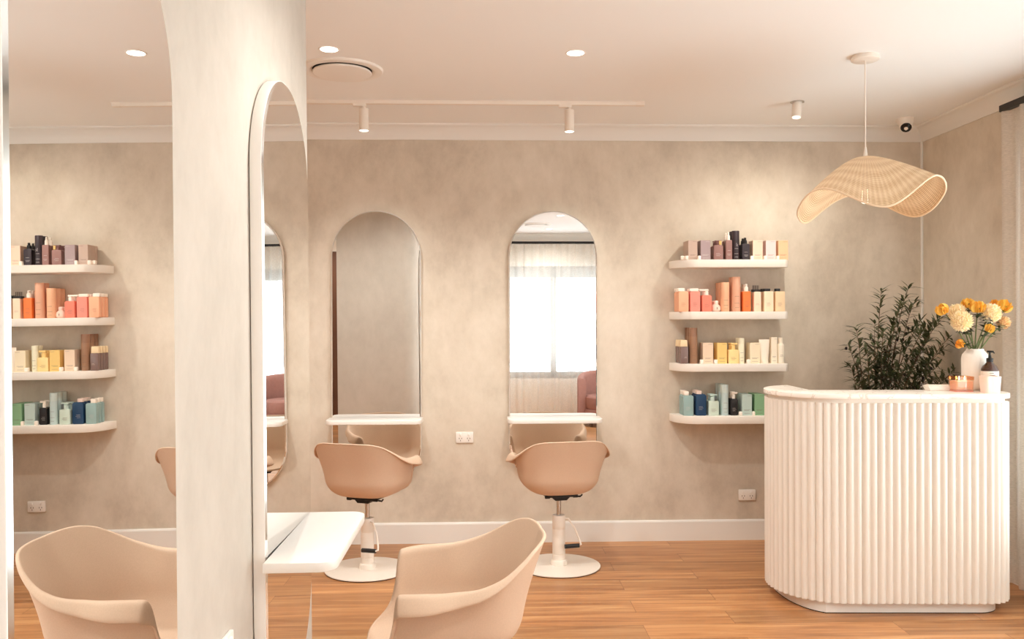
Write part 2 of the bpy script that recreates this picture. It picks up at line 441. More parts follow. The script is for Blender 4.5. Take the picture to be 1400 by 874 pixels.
b = B(); b.prism([(DEPTH, 0), (DEPTH - 0.016, 0), (DEPTH - 0.016, 0.125), (DEPTH - 0.012, 0.133), (DEPTH, 0.137)], XL, XR, 'x')
struct(b.build('baseboard_back', M['trim'], smooth=0), 'white skirting board along the back wall', 'skirting')
b = B(); b.prism([(XR, 0), (XR - 0.016, 0), (XR - 0.016, 0.125), (XR - 0.012, 0.133), (XR, 0.137)], YREAR, DEPTH - 0.016, 'y')
struct(b.build('baseboard_right', M['trim'], smooth=0), 'white skirting board along the right wall', 'skirting')
b = B(); b.tube([(XR - 0.006, DEPTH - 0.006, 0.137), (XR - 0.006, DEPTH - 0.006, CEIL - 0.09)], 0.009, 8)
struct(b.build('trim_5', M['trim']), 'pale bead in the corner between the back and right walls', 'trim')

# dividing wall on the left, out of plumb by LEAN; its long face carries two mirrors
XW = -0.6142
LM = Matrix.Rotation(LEAN, 4, 'Y')
def lean(o):
    o.matrix_world = LM @ o.matrix_basis; return o
YE0, YE1 = 0.42, 3.235
pts = []
rr = 0.13; xn = -1.352
def xw(y): return XW + 0.004 * (y - 2.6)
pts += [(xw(YE0), YE0), (xw(YE1 - rr), YE1 - rr)] + [(xw(YE1 - rr) - rr + rr * cos(a * PI / 20), YE1 - rr + rr * sin(a * PI / 20)) for a in range(1, 10)] + [(xw(YE1 - rr) - rr, YE1), (xn, YE1), (xn, YE0)]
b = B(); b.prism(pts, 0, CEIL + 0.05, 'z')
wd = struct(b.build('wall_divider', M['divider'], smooth=40), 'pale limewashed dividing wall on the left carrying two tall mirrors', 'wall')
lean(wd)

# ------------------------------------------------------------------ arched mirrors and their ledges
MW, MTOP, MBOT = 0.585, 2.193, 0.365
def stadium(w, top, bot, n=28):
    r = w / 2; p = []
    for i in range(n + 1): a = PI * i / n; p.append((r * cos(a), top - r + r * sin(a)))
    for i in range(n + 1): a = PI + PI * i / n; p.append((r * cos(a), bot + r + r * sin(a)))
    return p
def mirror(label):
    t = thing('arched_mirror', label, 'mirror', group='arched pill mirrors')
    # local: faces -Y, wall at y=0
    b = B(); b.prism(stadium(MW, MTOP, MBOT), -0.036, -0.004, 'y', 0.002); b.build('frame', M['white'], t)
    b = B(); b.prism(stadium(MW - 0.06, MTOP - 0.03, MBOT + 0.03), -0.004, 0.0, 'y'); b.build('backing', M['winframe'], t)
    b = B(); o1, o2 = stadium(MW - 0.004, MTOP - 0.002, MBOT + 0.002), stadium(MW - 0.016, MTOP - 0.008, MBOT + 0.008)
    b.grid([[Vector((p[0], -0.036, p[1])) for p in o1], [Vector((p[0], -0.0405, p[1])) for p in o2]], close=True)
    b.build('bevelled_edge', M['bevel'], t, smooth=0)
    b = B(); b.prism(stadium(MW - 0.016, MTOP - 0.008, MBOT + 0.008), -0.0405, -0.0362, 'y'); b.build('glass', M['mirror'], t, smooth=0)
    return t
def ledge(label):
    w, d, r = 0.61, 0.19, 0.05
    p = [(-w / 2, 0), (w / 2, 0)] + [(w / 2 - r + r * cos(a), -d + r - r * sin(a)) for a in [PI / 2 * i / 8 for i in range(9)]]
    p += [(-w / 2 + r - r * sin(a), -d + r - r * cos(a)) for a in [PI / 2 * i / 8 for i in range(9)]]
    b = B(); b.prism(p, -0.028, 0, 'z', 0.004)
    o = b.build('mirror_ledge', M['white'], smooth=40)
    return tag(o, label, 'shelf', 'white ledges below the mirrors')
def place(o, loc, rz=0.0, leaned=False):
    m = Matrix.Translation(loc) @ Matrix.Rotation(rz, 4, 'Z')
    m = m @ Matrix.Diagonal((*o.scale, 1.0))
    o.matrix_world = (LM @ m) if leaned else m
ZL = 0.839
mr = mirror('tall pill mirror on the back wall above the chair nearest the dividing wall'); place(mr, (-0.698, DEPTH, 0))
m2 = dup(mr, 'tall pill mirror on the back wall reflecting the sheer curtained window'); place(m2, (0.4635, DEPTH, 0))
m3 = dup(mr, 'tall pill mirror on the dividing wall with a white ledge, edge-on to view'); place(m3, (XW, 2.635, 0), PI / 2 - .007, True)
m4 = dup(mr, 'large near pill mirror on the dividing wall reflecting the product shelves'); place(m4, (xw(1.386), 1.386, 0), PI / 2 - .002, True)
le = ledge('white ledge below the back wall mirror nearest the dividing wall'); place(le, (-0.698, DEPTH - 0.0405, ZL))
l2 = le.copy(); C.objects.link(l2); l2['label'] = 'white ledge below the back wall mirror that reflects the window'; place(l2, (0.4635, DEPTH - 0.0405, ZL))
l3 = le.copy(); C.objects.link(l3); l3['label'] = 'large white ledge on the dividing wall mirror in front of the near chair'; place(l3, (XW + 0.0405, 2.594, ZL), PI / 2, True)

# ------------------------------------------------------------------ power outlets
def outlet(label):
    t = thing('power_outlet', label, 'power outlet', group='double power outlets')
    b = B(); b.box((0, -0.006, 0), (0.115, 0.012, 0.072), 0.004); b.build('plate', M['white'], t)
    for s in (-1, 1):
        b = B(); b.box((s * 0.027, -0.0135, 0.019), (0.013, 0.008, 0.017), 0.003, rot=None); b.build('switch', M['white'], t)
        b = B()
        b.box((s * 0.027 - 0.008, -0.0121, -0.006), (0.0035, 0.001, 0.009), rot=None); b.box((s * 0.027 + 0.008, -0.0121, -0.006), (0.0035, 0.001, 0.009))
        b.box((s * 0.027, -0.0121, -0.020), (0.0035, 0.001, 0.009)); b.build('socket_slots', M['ink'], t, smooth=0)
    return t
o1 = outlet('white double power outlet on back wall between the two mirrors'); place(o1, (-0.122, DEPTH, 0.698))
o2 = dup(o1, 'white double power outlet low on back wall beside the fluted counter'); place(o2, (1.764, DEPTH, 0.30))
o3 = dup(o1, 'white power outlet on the dividing wall at the bottom frame edge'); place(o3, (xw(2.075), 2.075, 0.688), PI / 2 - .004, True)

# ------------------------------------------------------------------ salon chairs
def interp(tab, x):          # monotone cubic through the table
    n = len(tab); X = [p[0] for p in tab]; Y = [p[1] for p in tab]
    d = [(Y[i + 1] - Y[i]) / (X[i + 1] - X[i]) for i in range(n - 1)]
    m = [0.0] * n
    for i in range(1, n - 1): m[i] = 0.0 if d[i - 1] * d[i] <= 0 else 2 * d[i - 1] * d[i] / (d[i - 1] + d[i])
    for i in range(n - 1):
        if x <= X[i + 1]:
            h = X[i + 1] - X[i]; t = (x - X[i]) / h
            return (2 * t ** 3 - 3 * t * t + 1) * Y[i] + (t ** 3 - 2 * t * t + t) * h * m[i] + (-2 * t ** 3 + 3 * t * t) * Y[i + 1] + (t ** 3 - t * t) * h * m[i + 1]
    return Y[-1]
RIM = [(0, .778), (30, .776), (42, .765), (54, .730), (66, .690), (80, .664), (100, .652), (122, .645), (127.5, .641), (129.2, .622), (131.5, .565), (135.5, .512), (142, .482), (150, .470), (162, .462), (180, .458)]
LIP = [(0, .05), (40, .06), (55, .16), (75, .50), (100, .82), (116, 1.0), (128, 1.0), (129.2, .75), (130.5, .10), (138, .06), (180, .06)]
def chair_shell():
    half = [0.0]
    while half[-1] < 179.99:
        a = half[-1]; half.append(min(180.0, a + (0.9 if 123.5 <= a < 144 else 4.0 if a < 120 else 2.5)))
    if half[-1] - half[-2] < 0.5: half.pop(-2)
    PHI = half + [360 - a for a in half[-2:0:-1]]
    NP = len(PHI); rows = []
    z0 = 0.447
    def plan(phi):           # phi from the back, degrees
        a = math.radians(phi); dx, dy = sin(a), -cos(a)
        ax = 0.232; ay = 0.205 if dy < 0 else 0.262
        n = 2.7
        r = (abs(dx / ax) ** n + abs(dy / ay) ** n) ** (-1 / n)
        return Vector((dx * r, dy * r))
    cols = []
    for i in range(NP):
        phi = PHI[i]; ph = phi if phi <= 180 else 360 - phi
        p = plan(phi); q0, q1 = plan(phi - 1), plan(phi + 1)
        tg = (q1 - q0).normalized(); nrm = Vector((tg.y, -tg.x))
        if nrm.dot(p) < 0: nrm = -nrm
        Hr = interp(RIM, ph); lp = interp(LIP, ph)
        R = p.length; u = p / R
        k_ = min(1.0, max(0.0, (ph - 70) / 35)); lipdir = (nrm * (1 - k_) + Vector((1.0 if p.x > 0 else -1.0, 0.0)) * k_).normalized()
        hgt = Hr - z0
        back = max(0, -math.cos(math.radians(phi)))       # 0
        bk = max(0.0, cos(math.radians(phi)))             # 1 at the back
        sd = abs(sin(math.radians(phi)))
        col = []
        cr = min(0.13, R * 0.6); cz = min(0.115, hgt * 0.96)
        for k in range(1, 5): col.append((u * (R - cr) * k / 4, z0 - 0.004 * (1 - (k / 4)) ))
        for k in range(1, 7):
            a = PI / 2 * k / 6
            col.append((u * (R - cr + cr * sin(a)), z0 + cz * (1 - cos(a))))
        leanout = 0.062 * bk + 0.020 * sd
        for k in range(1, 6):
            t = k / 5; zz = z0 + cz + (hgt - cz) * t
            col.append((u * R + nrm * leanout * t ** 1.2 * min(1, hgt / 0.2), zz))
        top = col[-1]
        rad = 0.021 * lp            # the rim rolls outward over the arms and hangs down
        for k in range(1, 8):
            a = math.radians(150) * k / 7
            col.append((top[0] + lipdir * rad * (1 - cos(a)), top[1] + rad * sin(a)))
        e = col[-1]; tail = 0.038 * lp
        col.append((e[0] + lipdir * tail * 0.30, e[1] - tail * 0.5)); col.append((e[0] + lipdir * tail * 0.50, e[1] - tail))
        cols.append([Vector((q.x, q.y, z)) for q, z in col])
    rows = [[cols[i][k] for i in range(NP)] for k in range(len(cols[0]))]
    b = B(); b.grid(rows, close=True)
    b.bm.verts.ensure_lookup_table(); V = b.bm.verts
    b.bm.faces.new((V[0], V[1], V[NP - 1])); hN = NP // 2
    for i in range(1, hN - 1): b.bm.faces.new((V[i], V[i + 1], V[NP - i - 1], V[NP - i]))
    b.bm.faces.new((V[hN - 1], V[hN], V[hN + 1]))
    return b
def chair(label):
    t = thing('salon_chair', label, 'chair', group='beige tub salon chairs')
    o = chair_shell().build('seat_shell', M['shell'], t, smooth=180)
    md = o.modifiers.new('thick', 'SOLIDIFY'); md.thickness = 0.009; md.offset = 0.0; md.use_even_offset = False
    md = o.modifiers.new('soft', 'SUBSURF'); md.levels = 1; md.render_levels = 1
    b = B()
    b.box((0, 0, 0.433), (0.19, 0.16, 0.010), 0.003); b.prism([(-0.06, 0.430), (0.06, 0.430), (0.035, 0.405), (-0.035, 0.405)], -0.06, 0.06, 'y', 0.004)
    b.box((-0.085, -0.06, 0.431), (0.03, 0.02, 0.02), 0.004); b.box((0.085, -0.06, 0.431), (0.03, 0.02, 0.02), 0.004)
    b.tube([(0.05, -0.02, 0.422), (0.12, -0.05, 0.424), (0.13, -0.055, 0.436)], 0.005)
    b.build('seat_plate', M['black'], t)
    b = B(); b.lathe([(0, .220), (.0145, .220), (.0145, .41), (0, .41)], 20); b.build('lift_rod', M['steel'], t)
    b = B(); b.lathe([(0, .012), (.050, .012), (.051, .030), (.047, .042), (.039, .046), (.0385, .075), (.0365, .077), (.0365, .079), (.0385, .081), (.0385, .225), (.0375, .227), (.0375, .229), (.0385, .231), (.0385, .305), (.036, .309), (0, .309)], 36)
    b.build('pump_column', M['enamel'], t)
    b = B(); b.lathe([(0, 0.004), (.244, 0.004), (.248, .007), (.247, .011), (.10, .0145), (0, .0145)], 72); b.build('base_disc', M['enamel'], t)
    b = B(); b.lathe([(0, 0), (.243, 0), (.243, .005), (0, .005)], 72); b.build('floor_ring', M['black'], t)
    b = B(); b.tube([(.030, -.02, .292), (.050, -.03, .290), (.085, -.05, .235), (.108, -.075, .165), (.112, -.085, .147), (.100, -.09, .143), (.085, -.09, .143)], .0055, 10)
    pl = b.build('pump_lever', M['enamel'], t)
    b = B(); b.tube([(.100, -.09, .143), (.012, -.09, .141)], .0125, 14); b.build('rubber_grip', M['black'], pl)
    return t
c1 = chair('beige tub salon chair in front of the back wall mirror nearest the dividing wall')
place(c1, (-0.683, 5.117, 0), math.radians(-20))
c2 = dup(c1, 'beige tub salon chair in front of the back wall mirror that reflects the window'); place(c2, (0.451, 5.145, 0), math.radians(10))
c3 = dup(c1, 'near beige tub salon chair facing the dividing wall, cut off by the frame'); place(c3, (-0.089, 2.655, 0), math.radians(94.7))
for ch in c3.children:              # pumped up a little higher than the other two
    if ch.name.split('.')[0] in ('seat_shell', 'seat_plate', 'lift_rod'): ch.location.z = 0.045

# ------------------------------------------------------------------ reception counter
desk = thing('reception_counter', 'white fluted reception counter with rounded ends and marble top', 'counter', (1.70, 4.225, 0), math.radians(-2.6))
PW = 0.965; IN = 0.285; IR = 0.440; UR = 0.760; XI = 0.018; RC = 0.33; CX = 0.13
def desk_outline(off, step=0.006):
    p = []
    n = int(PI * RC / step)
    a0 = math.radians(112)     # ends where the return meets its inner edge
    for i in range(n + 1):
        a = a0 + (math.radians(270) - a0) * i / n
        p.append((CX + (RC + off) * cos(a), RC + (RC + off) * sin(a)))
    r = 0.15
    n = int((PW - r - CX) / step)
    for i in range(1, n): p.append((CX + (PW - r - CX) * i / n, -off))
    n = int(PI / 2 * r / step)
    for i in range(n + 1):
        a = -PI / 2 + PI / 2 * i / n; p.append((PW - r + (r + off) * cos(a), r + (r + off) * sin(a)))
    n = int((IR - r) / step)
    for i in range(1, n + 1): p.append((PW + off, r + (IR - r) * i / n))
    return p
def closed_outline(off, step=0.02):
    p = desk_outline(off, step)
    return p + [(UR, IR), (UR, IN), (XI, IN)]
b = B()
base = desk_outline(0.0, 0.0045); L = [0]
for a, c in zip(base, base[1:]): L.append(L[-1] + math.dist(a, c))
nf = round(L[-1] / 0.0385); pitch = L[-1] / nf
flut = []
for i, (p, s) in enumerate(zip(base, L)):
    q0, q1 = base[max(0, i - 1)], base[min(len(base) - 1, i + 1)]
    tx, ty = q1[0] - q0[0], q1[1] - q0[1]; l = math.hypot(tx, ty); nx, ny = ty / l, -tx / l
    u = (s / pitch) % 1.0
    d = 0.020 * (max(0.0, sin(PI * u)) ** 0.62) - 0.020
    flut.append((p[0] + nx * d, p[1] + ny * d))
poly = flut + [(UR, IR), (UR, IN), (XI, IN)]
b.prism(poly, 0.060, 1.056, 'z')
b.build('fluted_body', M['flute'], desk, smooth=40)
b = B(); b.prism(closed_outline(-0.020), 1.056, 1.076, 'z'); b.build('shadow_gap', M['shelf'], desk)
b = B(); b.prism(closed_outline(0.004), 1.076, 1.100, 'z', 0.003); b.build('marble_top', M['marble'], desk)
def bez(p0, p1, p2, n=12): return [tuple((1 - t) ** 2 * a + 2 * t * (1 - t) * c + t * t * d for a, c, d in zip(p0, p1, p2)) for t in [i / n for i in range(n + 1)]]
pp = bez((-0.135, 0.40), (-0.12, 0.12), (0.013, 0.045)) + bez((0.79, 0.045), (0.895, 0.06), (0.912, 0.17)) + [(0.912, 0.42), (0.80, 0.42), (0.80, 0.26), (0.04, 0.26), (0.0, 0.55)]
b = B(); b.prism(pp, 0.004, 0.062, 'z'); b.build('plinth', M['trim'], desk, smooth=20)
b = B(); b.prism([(x_ * 1.0, y_) for x_, y_ in pp], 0.0, 0.004, 'z'); b.build('plinth_foot', M['black'], desk, smooth=0)
DL = Matrix.Translation((1.70, 4.225, 0)) @ Matrix.Rotation(math.radians(-2.6), 4, 'Z')

# ------------------------------------------------------------------ wall shelves
SZ = [1.861, 1.525, 1.187, 0.849]
SX0, SX1, SY = 1.243, 1.978, 5.514
names = ['topmost white wall shelf carrying mauve and black hair products', 'second white wall shelf from the top carrying peach and cream bottles',
         'third white wall shelf from the top carrying brown and yellow products', 'lowest white wall shelf carrying blue and green products beside the counter']
sh = None
for z, lab in zip(SZ, names):
    if sh is None:
        d = DEPTH - SY; rx = 0.15
        p = [(SX0 + rx - rx * sin(a), d - 0.20 * cos(a) - d) for a in [0]]
        p = [(SX0, 0)] + [(SX0 + rx - rx * cos(a), -d * sin(a)) for a in [PI / 2 * i / 14 for i in range(1, 15)]]
        p += [(SX1 - .03 + .03 * sin(a), -d + .03 - .03 * cos(a)) for a in [PI / 2 * i / 8 for i in range(0, 9)]] + [(SX1, 0)]
        cxm = (SX0 + SX1) / 2
        b = B(); b.prism([(q[0] - cxm, q[1]) for q in p], -0.050, 0, 'z', 0.003)
        sh = b.build('wall_shelf', M['shelf'], smooth=40); o = sh
    else:
        o = sh.copy(); C.objects.link(o)
    o.location = (cxm, DEPTH, z); tag(o, lab, 'shelf', 'white rounded wall shelves')

# ------------------------------------------------------------------ hair products
WHITE = cm(250, 240, 228); BLK = cm(30, 27, 28)
def imprint(o, b, m):            # lettering printed on the surface of part o
    me = o.data; me.materials.append(m); k = len(me.materials) - 1
    for f in b.bm.faces: f.material_index = k
    tmp = bpy.data.meshes.new('tmp'); b.bm.to_mesh(tmp); b.bm.free()
    bm = bmesh.new(); bm.from_mesh(me); bm.from_mesh(tmp); bm.to_mesh(me); bm.free(); bpy.data.meshes.remove(tmp)
def body_of(t): return [c for c in t.children if 'body' in c.name or 'carton' in c.name][0]
def lines(t, w, zs, yf, col, x0=0.0, th=0.0012):
    b = B()
    for z, ww, dx in zs: b.box((x0 + dx, yf - 0.0003, z), (ww, 0.0008, th))
    imprint(body_of(t), b, col)
INKD, INKL = cm(120, 100, 92, .7), cm(215, 205, 200, .7)
def carton(w, h, d, m, ink, **k):
    def f(t):
        b = B(); b.box((0, d / 2, h / 2), (w, d, h), 0.0008, 1); b.build('carton', m, t)
        lines(t, w, [(h * .93, w * .42, w * .22), (h * .27, w * .66, 0), (h * .235, w * .5, -w * .05), (h * .10, w * .6, 0)], 0, ink)
    return f
def slab_pts(w, h, ch, chb, left=True):
    p = [(-w / 2 + chb, 0), (w / 2 - chb, 0), (w / 2, chb), (w / 2, h - ch), (w / 2 - ch * 1.1, h)]
    p += [(-w / 2 + ch * 1.1, h), (-w / 2, h - ch)] if left else [(-w / 2, h)]
    return p + [(-w / 2, chb)]
def bottle(w, h, d, m, ink, capm, capw, caph, capx=0.0, ch=0.008, chb=0.006, left=True):
    def f(t):
        b = B(); b.prism(slab_pts(w, h, ch, chb, left), 0, d, 'y', 0.003); b.build('bottle_body', m, t)
        lines(t, w, [(h * .42, w * .36, -w * .05), (h * .36, w * .42, -w * .02), (h * .29, w * .32, -w * .07)], 0, ink)
        b = B(); b.box((capx, d / 2, h + caph / 2), (capw, min(d * .85, 0.03), caph), 0.0025); b.build('bottle_cap', capm, t)
    return f
def pump(w, h, d, m, ink, headm, hw, hh, top=0.012, dirn=1, headw=None, slit=None, left=True):
    headw = headw or hw * 1.5
    def f(t):
        b = B(); b.prism(slab_pts(w, h, .007, .004, left), 0, d, 'y', 0.004); b.build('bottle_body', m, t)
        lines(t, w, [(h * .44, w * .4, -w * .05), (h * .36, w * .5, 0), (h * .28, w * .36, -w * .05)], 0, ink)
        b = B(); b.lathe([(0, h), (hw / 2, h), (hw / 2, h + hh * .6), (hw * .3, h + hh * .68), (hw * .3, h + hh * .75), (0, h + hh * .75)], 16, (0, d / 2, 0))
        b.box((dirn * (headw - hw) / 2, d / 2, h + hh * .86), (headw, hw * .8, hh * .28), 0.002)
        p_ = b.build('pump_head', headm, t)
        if slit:
            b = B(); b.box((slit[1], d / 2 - hw * .55, h + hh * .45), (slit[2], 0.004, hh * .8), 0.001); b.build('pump_lock', slit[0], p_)
    return f
def can(r, h, m, ink, caph, capm=None, script=False):
    def f(t):
        hb = h - caph
        b = B(); b.lathe([(0, 0), (r * .93, 0), (r, .004), (r, hb - .001), (r * .97, hb), (0, hb)], 28, (0, r, 0)); b.build('can_body', m, t)
        b = B(); b.lathe([(0, hb), (r * .985, hb), (r * .985, h - .004), (r * .93, h - .001), (0, h)], 28, (0, r, 0)); b.build('can_cap', capm or m, t)
        b = B()
        for z, ww in ((hb * .55, 1.0), (hb * .30, 1.1), (hb * .14, .9)):
            rows = [[Vector((r * 1.004 * sin(a), r - r * 1.004 * cos(a), z + dz)) for a in [(-.5 + k / 8) * ww for k in range(9)]] for dz in (0, .0014)]
            b.grid(rows)
        imprint(body_of(t), b, ink)
    return f
def spray(w, h, d, m, ink, capm, cw, chh, tip=None, ch=0.004):
    def f(t):
        b = B(); b.prism(slab_pts(w, h, ch, .002), 0, d, 'y', 0.003); b.build('bottle_body', m, t)
        lines(t, w, [(h * .48, w * .45, 0), (h * .30, w * .55, 0), (h * .24, w * .4, 0)], 0, ink)
        b = B(); b.lathe([(0, h), (cw * .5, h), (cw * .46, h + chh * .55), (cw * .30, h + chh * .62), (cw * .27, h + chh * .96), (cw * .2, h + chh), (0, h + chh)], 18, (0, d / 2, 0))
        b.box((-cw * .12, d / 2 - cw * .25, h + chh * .86), (cw * .3, cw * .5, chh * .14), 0.001)
        b.build('spray_head', capm, t)
    return f
def comb_bottle(w, h, d, m, ink, capm, cw, chh):
    def f(t):
        b = B(); b.prism(slab_pts(w, h, .006, .003), 0, d, 'y', 0.003); b.build('bottle_body', m, t)
        lines(t, w, [(h * .40, w * .4, 0), (h * .34, w * .5, 0)], 0, ink)
        b = B(); b.box((-w * .12, d / 2, h + chh * .17), (cw, d * .8, chh * .34), 0.002)
        cp = b.build('comb_cap', capm, t)
        for k in range(6):
            b = B(); b.tube([(-w * .12 - cw * .36 + cw * .144 * k, d / 2, h + chh * .3), (-w * .12 - cw * .36 + cw * .144 * k, d / 2, h + chh)], .0019, 6); b.build('comb_tooth', capm, cp)
    return f
def textured_cap_bottle(w, h, d, m, ink, capm, cw, chh):
    def f(t):
        b = B(); b.prism(slab_pts(w, h, .003, .003), 0, d, 'y', 0.003); b.build('bottle_body', m, t)
        lines(t, w, [(h * .40, w * .3, w * .15), (h * .34, w * .4, w * .12)], 0, ink)
        p = [(-cw / 2, h), (cw / 2, h), (cw * .46, h + chh * .9), (cw * .4, h + chh), (-cw * .4, h + chh), (-cw * .46, h + chh * .9)]
        b = B(); b.prism([(x_ - w * .06, z_) for x_, z_ in p], d * .12, d * .88, 'y', 0.003); b.build('ribbed_cap', capm, t)
    return f
def squeeze_tube(w, h, d, m, ink):
    def f(t):
        b = B()
        rows = []
        for k in range(13):
            u = k / 12; z = .018 + (h - .018) * u
            hw = (w * .36 + (w * .5 - w * .36) * u); hd = d / 2 * (1 - u) ** .7 + .0012
            rows.append([Vector((hw * cos(a), d / 2 + hd * sin(a), z)) for a in [2 * PI * i / 24 for i in range(24)]])
        b.grid(rows, close=True); b.bm.faces.new([v for v in b.bm.verts][-24:]); b.build('tube_body', m, t, smooth=60)
        b = B(); b.lathe([(0, 0), (w * .34, 0), (w * .36, .002), (w * .36, .018), (0, .018)], 24, (0, d / 2, 0)); b.build('tube_cap', m, t)
        lines(t, w, [(h * .62, w * .36, 0), (h * .56, w * .26, 0)], d * .25, ink)
    return f
def round_jar(r, h, m, m2):
    def f(t):
        b = B(); b.lathe([(0, 0), (r * .6, 0), (r * .95, .008), (r, h * .30), (r * .9, h * .5), (r * .5, h * .66), (r * .42, h * .70), (0, h * .70)], 24, (0, r, 0)); b.build('jar_body', m, t)
        b = B(); b.lathe([(0, h * .70), (r * .5, h * .70), (r * .55, h * .9), (r * .4, h), (0, h)], 18, (0, r, 0)); b.build('jar_stopper', m2, t)
        b = B(); b.box((0, -.0003, h * .3), (.004, .002, .014), .0005); imprint(body_of(t), b, INKD)
    return f
def spray_can(r, h, m, ink, caph):
    def f(t):
        hb = h - caph
        b = B(); b.lathe([(0, 0), (r * .95, 0), (r, .003), (r, hb * .86), (r * .92, hb * .95), (r * .66, hb), (0, hb)], 28, (0, r, 0)); b.build('can_body', m, t)
        b = B(); b.lathe([(0, hb), (r * .66, hb), (r * .64, h - .003), (r * .5, h), (0, h)], 22, (0, r, 0)); b.build('can_cap', m, t)
        lines(t, r, [(hb * .42, r * .8, 0), (hb * .36, r, 0)], r * .0, ink)
    return f

PY = 5.560
PPM = 5.560 / FOCAL
ROWLAB = ['', ', second row behind it', ', third row at the back']
NTH = ['front', 'second', 'third']
def product(shelf, xl, xr, basepx, maker, name, cat, lab, rows=1, pitch=0.048, yoff=0.0, group=None, shift=0.0):
    """lab: label with «at» position; rows copies go back towards the wall"""
    z = SZ[shelf]; xc = at((xl + xr) / 2, basepx, PY + yoff).x
    first = None
    for r in range(rows):
        if first is None:
            o = thing(name, lab if rows == 1 else 'front ' + lab, cat, group=group)
            maker(o); first = o
        else:
            o = dup(first, ('rear ' if r == rows - 1 else 'middle ' if rows == 3 else ('second row ', 'third row ')[r - 1]) + lab)
        o.location = (xc + shift * r, PY + yoff + pitch * r, z)
        if rows > 1 and group is None: o['group'] = name.replace('_', ' ') + ' row on ' + ['top', 'second', 'third', 'lowest'][shelf] + ' shelf'
def hp(px): return px * PPM * 1.02
def wp(px): return px * PPM * 1.01

MAU = cm(196, 172, 158); MAU2 = cm(168, 148, 150); PLUM = cm(128, 92, 90); PLUM2 = cm(150, 112, 106); DARK = cm(52, 42, 48); DARK2 = cm(58, 46, 52)
BP = [355.0, 425.8, 497.6, 569.6]
# top shelf
product(0, 941.1, 953.6, 355, carton(wp(12.5), hp(26.6), .044, MAU, INKD), 'product_carton', 'box', 'beige mauve carton at the left end of the top shelf', 3, .047)
product(0, 958.0, 971.5, 355, carton(wp(13.4), hp(26.6), .044, MAU2, INKL), 'product_carton', 'box', 'mauve grey carton, second from left on the top shelf', 2, .047)
product(0, 975.9, 989.0, 355, pump(wp(13), hp(20.2), .042, PLUM2, INKL, PLUM, wp(7.6), hp(6.6), headw=wp(8.4), dirn=1, slit=(cm(226, 190, 120, .3), wp(2.4), wp(3.2))), 'pump_bottle', 'bottle', 'square plum bottle with gold trimmed cap on the top shelf', 2, .050)
product(0, 992.6, 1001.2, 355, spray(wp(8.8), hp(27), .042, PLUM2, INKL, WHITE, wp(5.0), hp(11)), 'spray_bottle', 'bottle', 'slim plum bottle with white spray head on the top shelf', 2, .052)
product(0, 1002.0, 1012.2, 355, can(wp(10.4) / 2, hp(40), DARK, INKL, hp(12), DARK2), 'hairspray_can', 'can', 'tall black can with pale script on the top shelf', 2, .058)
product(0, 1014.8, 1025.2, 355, spray(wp(10.4), hp(22), .042, DARK, INKL, BLK, wp(5.6), hp(8.5), ch=.006), 'spray_bottle', 'bottle', 'short black spray bottle right of the tall black can on the top shelf', 2, .05)
product(0, 1029.2, 1043.0, 355, carton(wp(13.6), hp(26.4), .044, cm(240, 208, 186), INKD), 'product_carton', 'box', 'pale peach pink carton right of the black bottles on the top shelf', 2, .047)
product(0, 1046.9, 1060.7, 355, carton(wp(13.6), hp(26.4), .044, cm(230, 206, 204), INKD), 'product_carton', 'box', 'pale lilac carton, second from right on the top shelf', 2, .047)
product(0, 1063.9, 1077.7, 355, carton(wp(13.6), hp(26.4), .044, cm(240, 190, 150), INKD), 'product_carton', 'box', 'orange peach carton at the right end of the top shelf', 1)
# second shelf
product(1, 927.8, 941.7, 426, bottle(wp(13.8), hp(27.5), .040, cm(246, 182, 146), INKD, WHITE, wp(9), hp(4.6), -wp(2.6), .007, .006, True), 'shampoo_bottle', 'bottle', 'light peach bottle with white cap at the left end of the second shelf', 3, .048)
product(1, 943.6, 957.6, 426, bottle(wp(13.8), hp(27.5), .040, cm(238, 148, 132), INKD, WHITE, wp(12), hp(4.0), -wp(1.4), .007, .006, True), 'shampoo_bottle', 'bottle', 'salmon pink bottle with white cap, second from left on the second shelf', 2, .048)
product(1, 960.0, 973.4, 426, pump(wp(13.4), hp(22.4), .042, cm(232, 132, 110), INKD, WHITE, wp(6), hp(8.0), headw=wp(13), dirn=-1), 'pump_bottle', 'bottle', 'coral pump bottle with wide white head on the second shelf', 2, .048)
product(1, 975.0, 986.0, 426, round_jar(wp(6.4), hp(15.0), cm(244, 212, 196), cm(246, 218, 204)), 'round_jar', 'jar', 'small round blush jar with a knob on the second shelf', 2, .05)
product(1, 986.8, 998.8, 426, can(wp(12) / 2, hp(40), cm(238, 186, 150), INKD, hp(12)), 'hairspray_can', 'can', 'shorter peach can on the second shelf', 3, .058)
product(1, 1001.8, 1014.0, 426, can(wp(12.2) / 2, hp(47.4), cm(230, 178, 150), INKD, hp(10)), 'hairspray_can', 'can', 'tallest rose peach can on the second shelf', 2, .058)
product(1, 1015.8, 1026.8, 426, spray(wp(11), hp(27.4), .044, cm(240, 126, 62), INKD, WHITE, wp(6.6), hp(10)), 'spray_bottle', 'bottle', 'bright orange spray bottle with white head on the second shelf', 2, .05)
product(1, 1030.8, 1040.8, 426, comb_bottle(wp(10), hp(27), .044, cm(246, 222, 196), INKD, BLK, wp(11), hp(8.6)), 'comb_top_bottle', 'bottle', 'cream bottle with black comb top on the second shelf', 1)
product(1, 1044.8, 1057.8, 426, bottle(wp(13), hp(27.4), .044, cm(248, 226, 196), INKD, BLK, wp(9), hp(3.8), -wp(1.8), .004, .004), 'shampoo_bottle', 'bottle', 'cream bottle with black cap, second from right on the second shelf', 2, .048)
